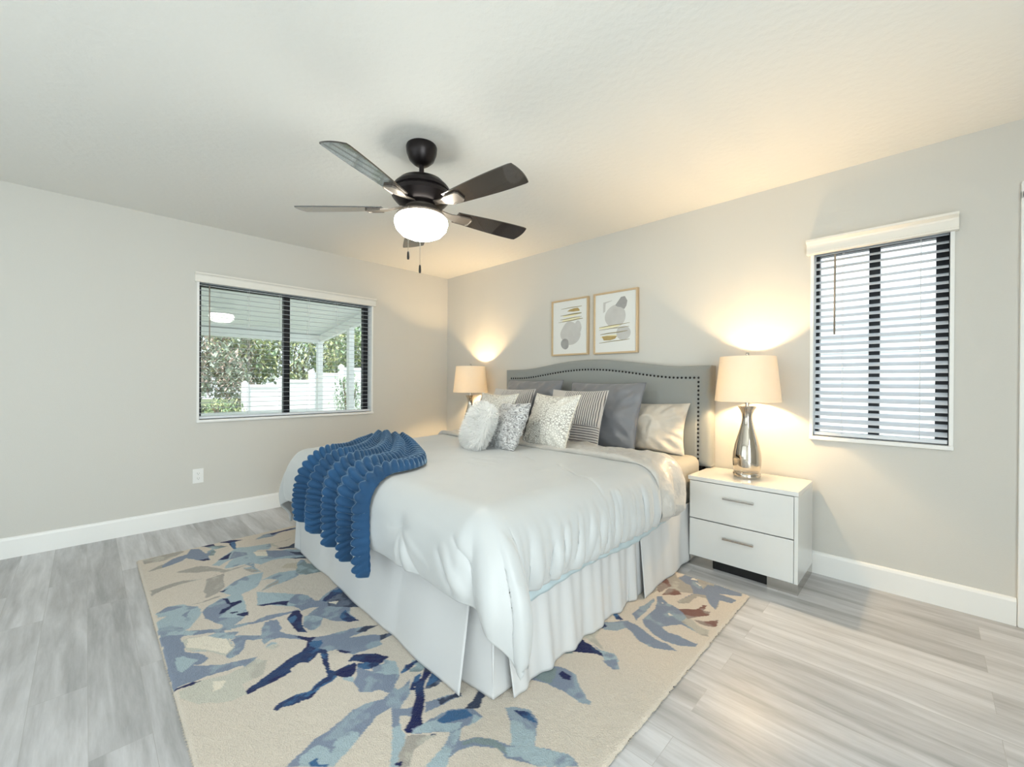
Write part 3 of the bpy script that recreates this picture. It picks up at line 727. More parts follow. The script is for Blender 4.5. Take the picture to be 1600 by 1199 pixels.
# ------------------------------------------------------------------ pillows
def lean_matrix(bx, by, bz, yaw, lean, roll=0):
    """origin at the middle of the bottom edge; local x width, y back, z up"""
    return Matrix.Translation((bx, by, bz)) @ Matrix.Rotation(math.radians(yaw), 4, 'Z') @ Matrix.Rotation(math.radians(-lean), 4, 'X') @ Matrix.Rotation(math.radians(roll), 4, 'Y')
def pillow(name, label, group, w, h, t, M, bottom, yaw, lean, roll=0, seed=1, wr=.004, ear=.06, n=64, fn=None, piping=None, power=.5, sag=0.0):
    u = np.linspace(-1, 1, n); v = np.linspace(-1, 1, n); U, V = np.meshgrid(u, v, indexing='ij')
    # cosine spacing packs rows to the seam
    Us = np.sin(U * PI / 2); Vs = np.sin(V * PI / 2)
    Xo = w / 2 * Us * (1 - ear * (1 - Vs ** 2)); Zo = h / 2 * Vs * (1 - ear * (1 - Us ** 2))
    prof = np.clip((1 - np.abs(Us) ** 2.2) * (1 - np.abs(Vs) ** 2.2), 0, 1) ** power
    prof *= (1 - sag * Vs * .5)
    faces = []
    me_objs = []
    bm = bmesh.new()
    for s in (-1, 1):
        wr_ = wr * fbm(Xo * 14 + seed, Zo * 14, seed + (s > 0) * 7, 3) * np.clip(prof * 2.2, 0, 1)
        # tension wrinkles running in from the corners
        ang = np.arctan2(Vs, Us); rad = np.hypot(Us, Vs)
        wr_ = wr_ + wr * .8 * np.sin(ang * 18 + seed) * sstep(.55, 1.0, rad) * np.clip(prof * 2, 0, 1)
        extra = fn(Xo, Zo, s) * np.clip(prof * 3, 0, 1) if fn else 0
        Y = s * (t / 2 * prof + wr_ + extra)
        Vv = [[bm.verts.new((Xo[i, j], Y[i, j], Zo[i, j] + h / 2)) for j in range(n)] for i in range(n)]
        for i in range(n - 1):
            for j in range(n - 1):
                q = (Vv[i][j], Vv[i + 1][j], Vv[i + 1][j + 1], Vv[i][j + 1])
                bm.faces.new(q if s < 0 else q[::-1])
    rim = [(i, 0) for i in range(n)] + [(n - 1, j) for j in range(1, n)] + [(i, n - 1) for i in range(n - 2, -1, -1)] + [(0, j) for j in range(n - 2, 0, -1)]
    rp = [(Xo[a], 0, Zo[a] + h / 2) for a in rim]
    bmesh.ops.remove_doubles(bm, verts=bm.verts, dist=1e-5)
    bmesh.ops.recalc_face_normals(bm, faces=bm.faces)
    o = from_bm(name, bm, M, None, True)
    o.matrix_world = lean_matrix(*bottom, yaw, lean, roll)
    tag(o, label, 'pillow', group)
    if piping: tubeo('piping', rp, piping[1], piping[0], o, 6, closed=True)
    return o
M_euro = mat('dark_grey_satin', (120, 122, 128), .38, sheen=.2, bump=(9, .010, 2))
M_euroP = mat('dark_grey_piping', (112, 113, 120), .5)
M_case = mat('champagne_satin', (196, 189, 178), .36, sheen=.2, bump=(8, .016, 3))
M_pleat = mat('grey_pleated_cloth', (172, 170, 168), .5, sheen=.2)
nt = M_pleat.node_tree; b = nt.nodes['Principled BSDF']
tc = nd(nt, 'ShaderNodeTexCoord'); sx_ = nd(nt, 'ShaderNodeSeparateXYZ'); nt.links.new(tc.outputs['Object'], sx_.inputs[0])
def pleat_shade(sock, period, width):  # dark bands paint the fold shade between the pleats
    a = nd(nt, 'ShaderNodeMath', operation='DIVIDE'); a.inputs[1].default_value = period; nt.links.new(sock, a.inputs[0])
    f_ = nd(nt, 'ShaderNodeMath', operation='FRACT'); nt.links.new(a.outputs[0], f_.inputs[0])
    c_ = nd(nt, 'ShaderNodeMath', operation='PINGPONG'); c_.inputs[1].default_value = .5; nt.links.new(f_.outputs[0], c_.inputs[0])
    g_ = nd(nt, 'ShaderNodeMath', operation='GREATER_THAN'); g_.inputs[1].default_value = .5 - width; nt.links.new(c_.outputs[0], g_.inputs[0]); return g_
s1 = pleat_shade(sx_.outputs['X'], .0165, .17); s2 = pleat_shade(sx_.outputs['Z'], .018, .17)
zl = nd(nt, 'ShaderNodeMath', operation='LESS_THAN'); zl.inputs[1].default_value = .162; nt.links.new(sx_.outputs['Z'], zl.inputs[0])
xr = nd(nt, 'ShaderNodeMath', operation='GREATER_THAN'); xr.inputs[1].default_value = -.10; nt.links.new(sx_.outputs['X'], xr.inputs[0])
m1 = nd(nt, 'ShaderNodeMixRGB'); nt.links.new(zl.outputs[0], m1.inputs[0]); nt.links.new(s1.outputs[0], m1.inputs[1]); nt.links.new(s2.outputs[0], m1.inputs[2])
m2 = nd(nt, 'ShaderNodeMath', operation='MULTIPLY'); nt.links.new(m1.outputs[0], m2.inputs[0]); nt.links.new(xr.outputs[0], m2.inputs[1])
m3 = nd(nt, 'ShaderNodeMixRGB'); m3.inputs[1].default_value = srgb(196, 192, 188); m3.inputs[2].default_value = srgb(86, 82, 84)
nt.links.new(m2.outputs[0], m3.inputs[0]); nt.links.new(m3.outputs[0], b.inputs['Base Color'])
M_pleatP = mat('light_grey_cloth', (188, 188, 188), .6)
def snake_mat():
    M = bpy.data.materials.new('silver_reptile_jacquard'); M.use_nodes = True; nt = M.node_tree; b = nt.nodes['Principled BSDF']; L = nt.links.new
    tc = nd(nt, 'ShaderNodeTexCoord'); vo = nd(nt, 'ShaderNodeTexVoronoi', feature='DISTANCE_TO_EDGE'); vo.inputs['Scale'].default_value = 62
    mp = nd(nt, 'ShaderNodeMapping'); mp.inputs['Scale'].default_value = (1, .2, 1)
    n = nd(nt, 'ShaderNodeTexNoise'); n.inputs['Scale'].default_value = 7
    L(tc.outputs['Object'], mp.inputs[0]); L(mp.outputs[0], vo.inputs['Vector']); L(tc.outputs['Object'], n.inputs['Vector'])
    r = nd(nt, 'ShaderNodeValToRGB'); r.color_ramp.elements[0].position = .05; r.color_ramp.elements[0].color = srgb(160, 156, 148); r.color_ramp.elements[1].position = .13; r.color_ramp.elements[1].color = srgb(230, 228, 222)
    L(vo.outputs['Distance'], r.inputs[0])
    rr_ = nd(nt, 'ShaderNodeValToRGB'); rr_.color_ramp.elements[0].position = .42; rr_.color_ramp.elements[1].position = .62
    L(n.outputs[0], rr_.inputs[0])
    mx = nd(nt, 'ShaderNodeMixRGB'); L(rr_.outputs[0], mx.inputs[0]); L(r.outputs[0], mx.inputs[1]); mx.inputs[2].default_value = srgb(216, 214, 206); 
    mf = nd(nt, 'ShaderNodeMath', operation='MULTIPLY'); mf.inputs[1].default_value = .6; L(rr_.outputs[0], mf.inputs[0]); L(mf.outputs[0], mx.inputs[0])
    L(mx.outputs[0], b.inputs['Base Color']); b.inputs['Roughness'].default_value = .42
    bp = nd(nt, 'ShaderNodeBump'); bp.inputs['Distance'].default_value = .003; L(vo.outputs['Distance'], bp.inputs['Height']); L(bp.outputs[0], b.inputs['Normal'])
    return M
M_snake = snake_mat(); M_snakeP = mat('ivory_edging', (226, 220, 206), .6)
M_velvet = bpy.data.materials.new('crushed_silver_velvet'); M_velvet.use_nodes = True
nt = M_velvet.node_tree; b = nt.nodes['Principled BSDF']
tc = nd(nt, 'ShaderNodeTexCoord'); mp = nd(nt, 'ShaderNodeMapping'); mp.inputs['Scale'].default_value = (1.0, 1, 1.8); mp.inputs['Rotation'].default_value = (0, .6, 0)
n1 = nd(nt, 'ShaderNodeTexNoise'); n1.inputs['Scale'].default_value = 42; n1.inputs['Detail'].default_value = 3; n1.inputs['Distortion'].default_value = 1.6
nt.links.new(tc.outputs['Object'], mp.inputs[0]); nt.links.new(mp.outputs[0], n1.inputs['Vector'])
cr = nd(nt, 'ShaderNodeValToRGB'); cr.color_ramp.elements[0].position = .38; cr.color_ramp.elements[0].color = srgb(112, 112, 114); cr.color_ramp.elements[1].position = .58; cr.color_ramp.elements[1].color = srgb(216, 217, 218)
nt.links.new(n1.outputs[0], cr.inputs[0]); nt.links.new(cr.outputs[0], b.inputs['Base Color']); b.inputs['Roughness'].default_value = .35; b.inputs['Sheen Weight'].default_value = .5
bp = nd(nt, 'ShaderNodeBump'); bp.inputs['Distance'].default_value = .009; nt.links.new(n1.outputs[0], bp.inputs['Height']); nt.links.new(bp.outputs[0], b.inputs['Normal'])

def pleats(w, h):
    def fn(X, Z, s):
        if s > 0: return 0 * X
        lowr = Z < -h * .14
        a = np.abs((X / .0165) % 1 - .5) * 2; bq = np.abs((Z / .018) % 1 - .5) * 2
        v = np.where(lowr, bq, a) ** .8 * .011
        v = np.where(np.abs(Z + h * .14) < .004, -.002, v)
        return np.where(X < -w * .20, 0.004, v)
    return fn
def folds(seed, a=.012):
    def fn(X, Z, s):
        q = fbm(X * 5 + Z * 4, Z * 5 - X * 3, seed, 2); return a * (1 - np.abs(q) * 2.4) - a * .4
    return fn
zc = .700
pillow('sleeping_pillow', 'champagne satin sleeping pillow at the right end of the headboard', None, .62, .385, .15, M_case, (2.745, -.262, .652), 4, 18, 0, 31, .010, .09, fn=folds(4, .030), power=.45)
pillow('euro_pillow', 'dark grey satin pillow behind the pleated pillow right of centre', 'dark grey satin pillows against the headboard', .67, .53, .14, M_euro, (2.425, -.405, .660), 0, 19, 0, 41, .006, .05, fn=folds(7, .012), piping=(M_euroP, .004))
pillow('euro_pillow', 'dark grey satin pillow at the left end of the headboard', 'dark grey satin pillows against the headboard', .67, .55, .15, M_euro, (1.64, -.39, .660), 0, 19, 0, 52, .006, .05, fn=folds(9, .012), piping=(M_euroP, .004))
pillow('pleated_pillow', 'grey pleated pillow with painted fold shade in front of the right dark grey pillow', 'grey pleated pillows', .50, .45, .13, M_pleat, (2.33, -.615, zc - .018), 3, 21, 0, 61, .003, .06, n=200, fn=pleats(.5, .45), piping=(M_pleatP, .003))
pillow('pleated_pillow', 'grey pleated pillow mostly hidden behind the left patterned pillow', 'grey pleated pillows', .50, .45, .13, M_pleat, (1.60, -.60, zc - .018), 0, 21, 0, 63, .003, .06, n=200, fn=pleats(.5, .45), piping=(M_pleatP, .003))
pillow('patterned_pillow', 'silver scale-patterned pillow in the middle, fully visible, beside the velvet one', 'silver scale-patterned pillows', .455, .42, .17, M_snake, (2.325, -.915, zc - .014), -8, 22, 0, 71, .006, .10, piping=(M_snakeP, .004))
pillow('patterned_pillow', 'silver scale-patterned pillow at left, peeking out behind the fluffy pillow', 'silver scale-patterned pillows', .48, .41, .16, M_snake, (1.68, -.87, zc - .012), -5, 22, 0, 73, .006, .10, piping=(M_snakeP, .004))
pillow('velvet_pillow', 'crushed silver grey velvet pillow between the fluffy and patterned pillows', None, .38, .36, .14, M_velvet, (2.135, -1.15, zc - .012), -14, 26, -3, 81, .007, .05)
# fluffy pillow: body plus a coat of strands
M_fur = mat('white_faux_fur', (246, 246, 244), .8, sheen=.3); M_furb = mat('fur_backing_cloth', (214, 213, 210), .9)
def fur():
    o = pillow('fluffy_pillow', 'round-cornered fluffy white faux fur pillow at the left of the pillow group', None, .32, .32, .14, M_furb, (1.965, -1.265, zc + .004), -20, 22, 6, 91, .004, .0, n=40, power=.5)
    me = o.data
    for v in me.vertices:     # round the outline off
        x, z = v.co.x / .16, (v.co.z - .16) / .16
        k = 1 / max(1, (abs(x) ** 3.6 + abs(z) ** 3.6) ** (1 / 3.6)); v.co.x *= k; v.co.z = .16 + (v.co.z - .16) * k
    rnd = random.Random(8); bm = bmesh.new(); polys = [p for p in me.polygons]
    wts = [p.area for p in polys]
    for p in rnd.choices(polys, wts, k=14000):
        vs_ = [me.vertices[i].co for i in p.vertices]; a, b2 = rnd.random(), rnd.random()
        c = vs_[0].lerp(vs_[1], a).lerp(vs_[-1].lerp(vs_[2 if len(vs_) > 3 else 1], a), b2); n = p.normal.copy()
        if n.dot(c - Vector((0, 0, .152))) < 0: n.negate()
        d = (n * .8 + Vector((rnd.uniform(-.5, .5), rnd.uniform(-.3, .3), rnd.uniform(-1.2, .1)))).normalized()
        s = d.cross(n).normalized() * .0022; Lh = rnd.uniform(.024, .042)
        a0 = bm.verts.new(c - s); a1 = bm.verts.new(c + s)
        mid = c + d * Lh * .55; b0 = bm.verts.new(mid - s * .8); b1 = bm.verts.new(mid + s * .8)
        tip = bm.verts.new(c + d * Lh + Vector((0, 0, -.006)))
        bm.faces.new((a0, a1, b1, b0)); bm.faces.new((b0, b1, tip))
    tag(from_bm('fur_pile', bm, M_fur, o, True), kind='stuff')
fur()

# ------------------------------------------------------------------ blue throw
def throw():
    def curve(pts, t):
        k = np.array([p[0] for p in pts]); return np.interp(t, k, [p[1] for p in pts]), np.interp(t, k, [p[2] for p in pts])
    def smooth_curve(pts, t):
        x, y = curve(pts, t); ker = 25
        return x, y
    nt_, ns = 560, 200
    t = np.linspace(0, 1, nt_)
    Lc = [(0, 1.20, -1.60), (.2, 1.37, -1.80), (.4, 1.50, -1.98), (.55, 1.56, -2.08), (.7, 1.60, -2.20), (1, 1.66, -2.455)]
    Rc = [(0, 1.47, -1.48), (.2, 1.90, -1.62), (.38, 2.30, -1.84), (.5, 2.38, -1.98), (.7, 2.41, -2.20), (1, 2.475, -2.535)]
    def sm(pts):
        x, y = curve(pts, t); w = 60; pad = lambda a: np.concatenate([2 * a[0] - a[w:0:-1], a, 2 * a[-1] - a[-2:-w - 2:-1]])
        k = np.hanning(2 * w + 1); k /= k.sum()
        return np.convolve(pad(x), k, 'valid'), np.convolve(pad(y), k, 'valid')
    lx, ly = sm(Lc); rx, ry = sm(Rc)
    S, T = np.meshgrid(np.linspace(0, 1, ns), t, indexing='ij')
    X = lx[None] * (1 - S) + rx[None] * S; Y = ly[None] * (1 - S) + ry[None] * S
    hemw = .03 * np.sin(S * 2 * PI * 4.5) * sstep(.8, 1, T); Y = Y - hemw
    # pleats running down the cloth, ribs running across it
    a = S * 2 * PI * 4.4 + 2.4 * fbm(S * 3, T * 2.2, 5, 2) + .5
    pl = np.sin(a); am = .014 + .026 * sstep(.35, .9, T)
    X = X + .022 * np.cos(a) * sstep(.3, .9, T)
    ribp = T * 2 * PI * 33 + 1.6 * np.sin(a + .6) * (1 - .35 * T) + 1.2 * fbm(S * 5, T * 5, 12, 2)
    rib = (.5 + .5 * np.sin(ribp)) ** 1.4
    bob = .72 + .28 * np.abs(np.cos(a * 1.5 + fbm(S * 4, T * 6, 3) * 2))
    P, N = drape(np.clip(X, 1.13, 3.0), Y, corner=False)
    lf = .040 + am * pl + .020 * rib * bob + .035 * ridge(T, .18) * sstep(0, .3, S) * (1 - sstep(.8, 1, S)) + .012 * fbm(S * 3, T * 4, 30, 2)
    e = np.minimum(np.minimum(S, 1 - S) * .8, np.minimum(T, 1 - T) * 1.0)
    lf = np.where(e < .012, .022 + (lf - .022) * sstep(-.002, .012, e), lf)
    lf = np.maximum(lf, .026)
    return P + N * lf[..., None]
M_throw = mat('ribbed_blue_plush', (20, 68, 108), .8, sheen=1.0, noise=(5, .3), bump=(420, .0012, 2))
M_throw.node_tree.nodes['Principled BSDF'].inputs['Sheen Tint'].default_value = srgb(190, 220, 240)
M_throw.node_tree.nodes['Principled BSDF'].inputs['Sheen Roughness'].default_value = .35
tag(grid_mesh('throw_blanket', throw(), M_throw, None, True, thick=.010), 'blue ribbed plush throw draped over the foot of the bed', 'throw')

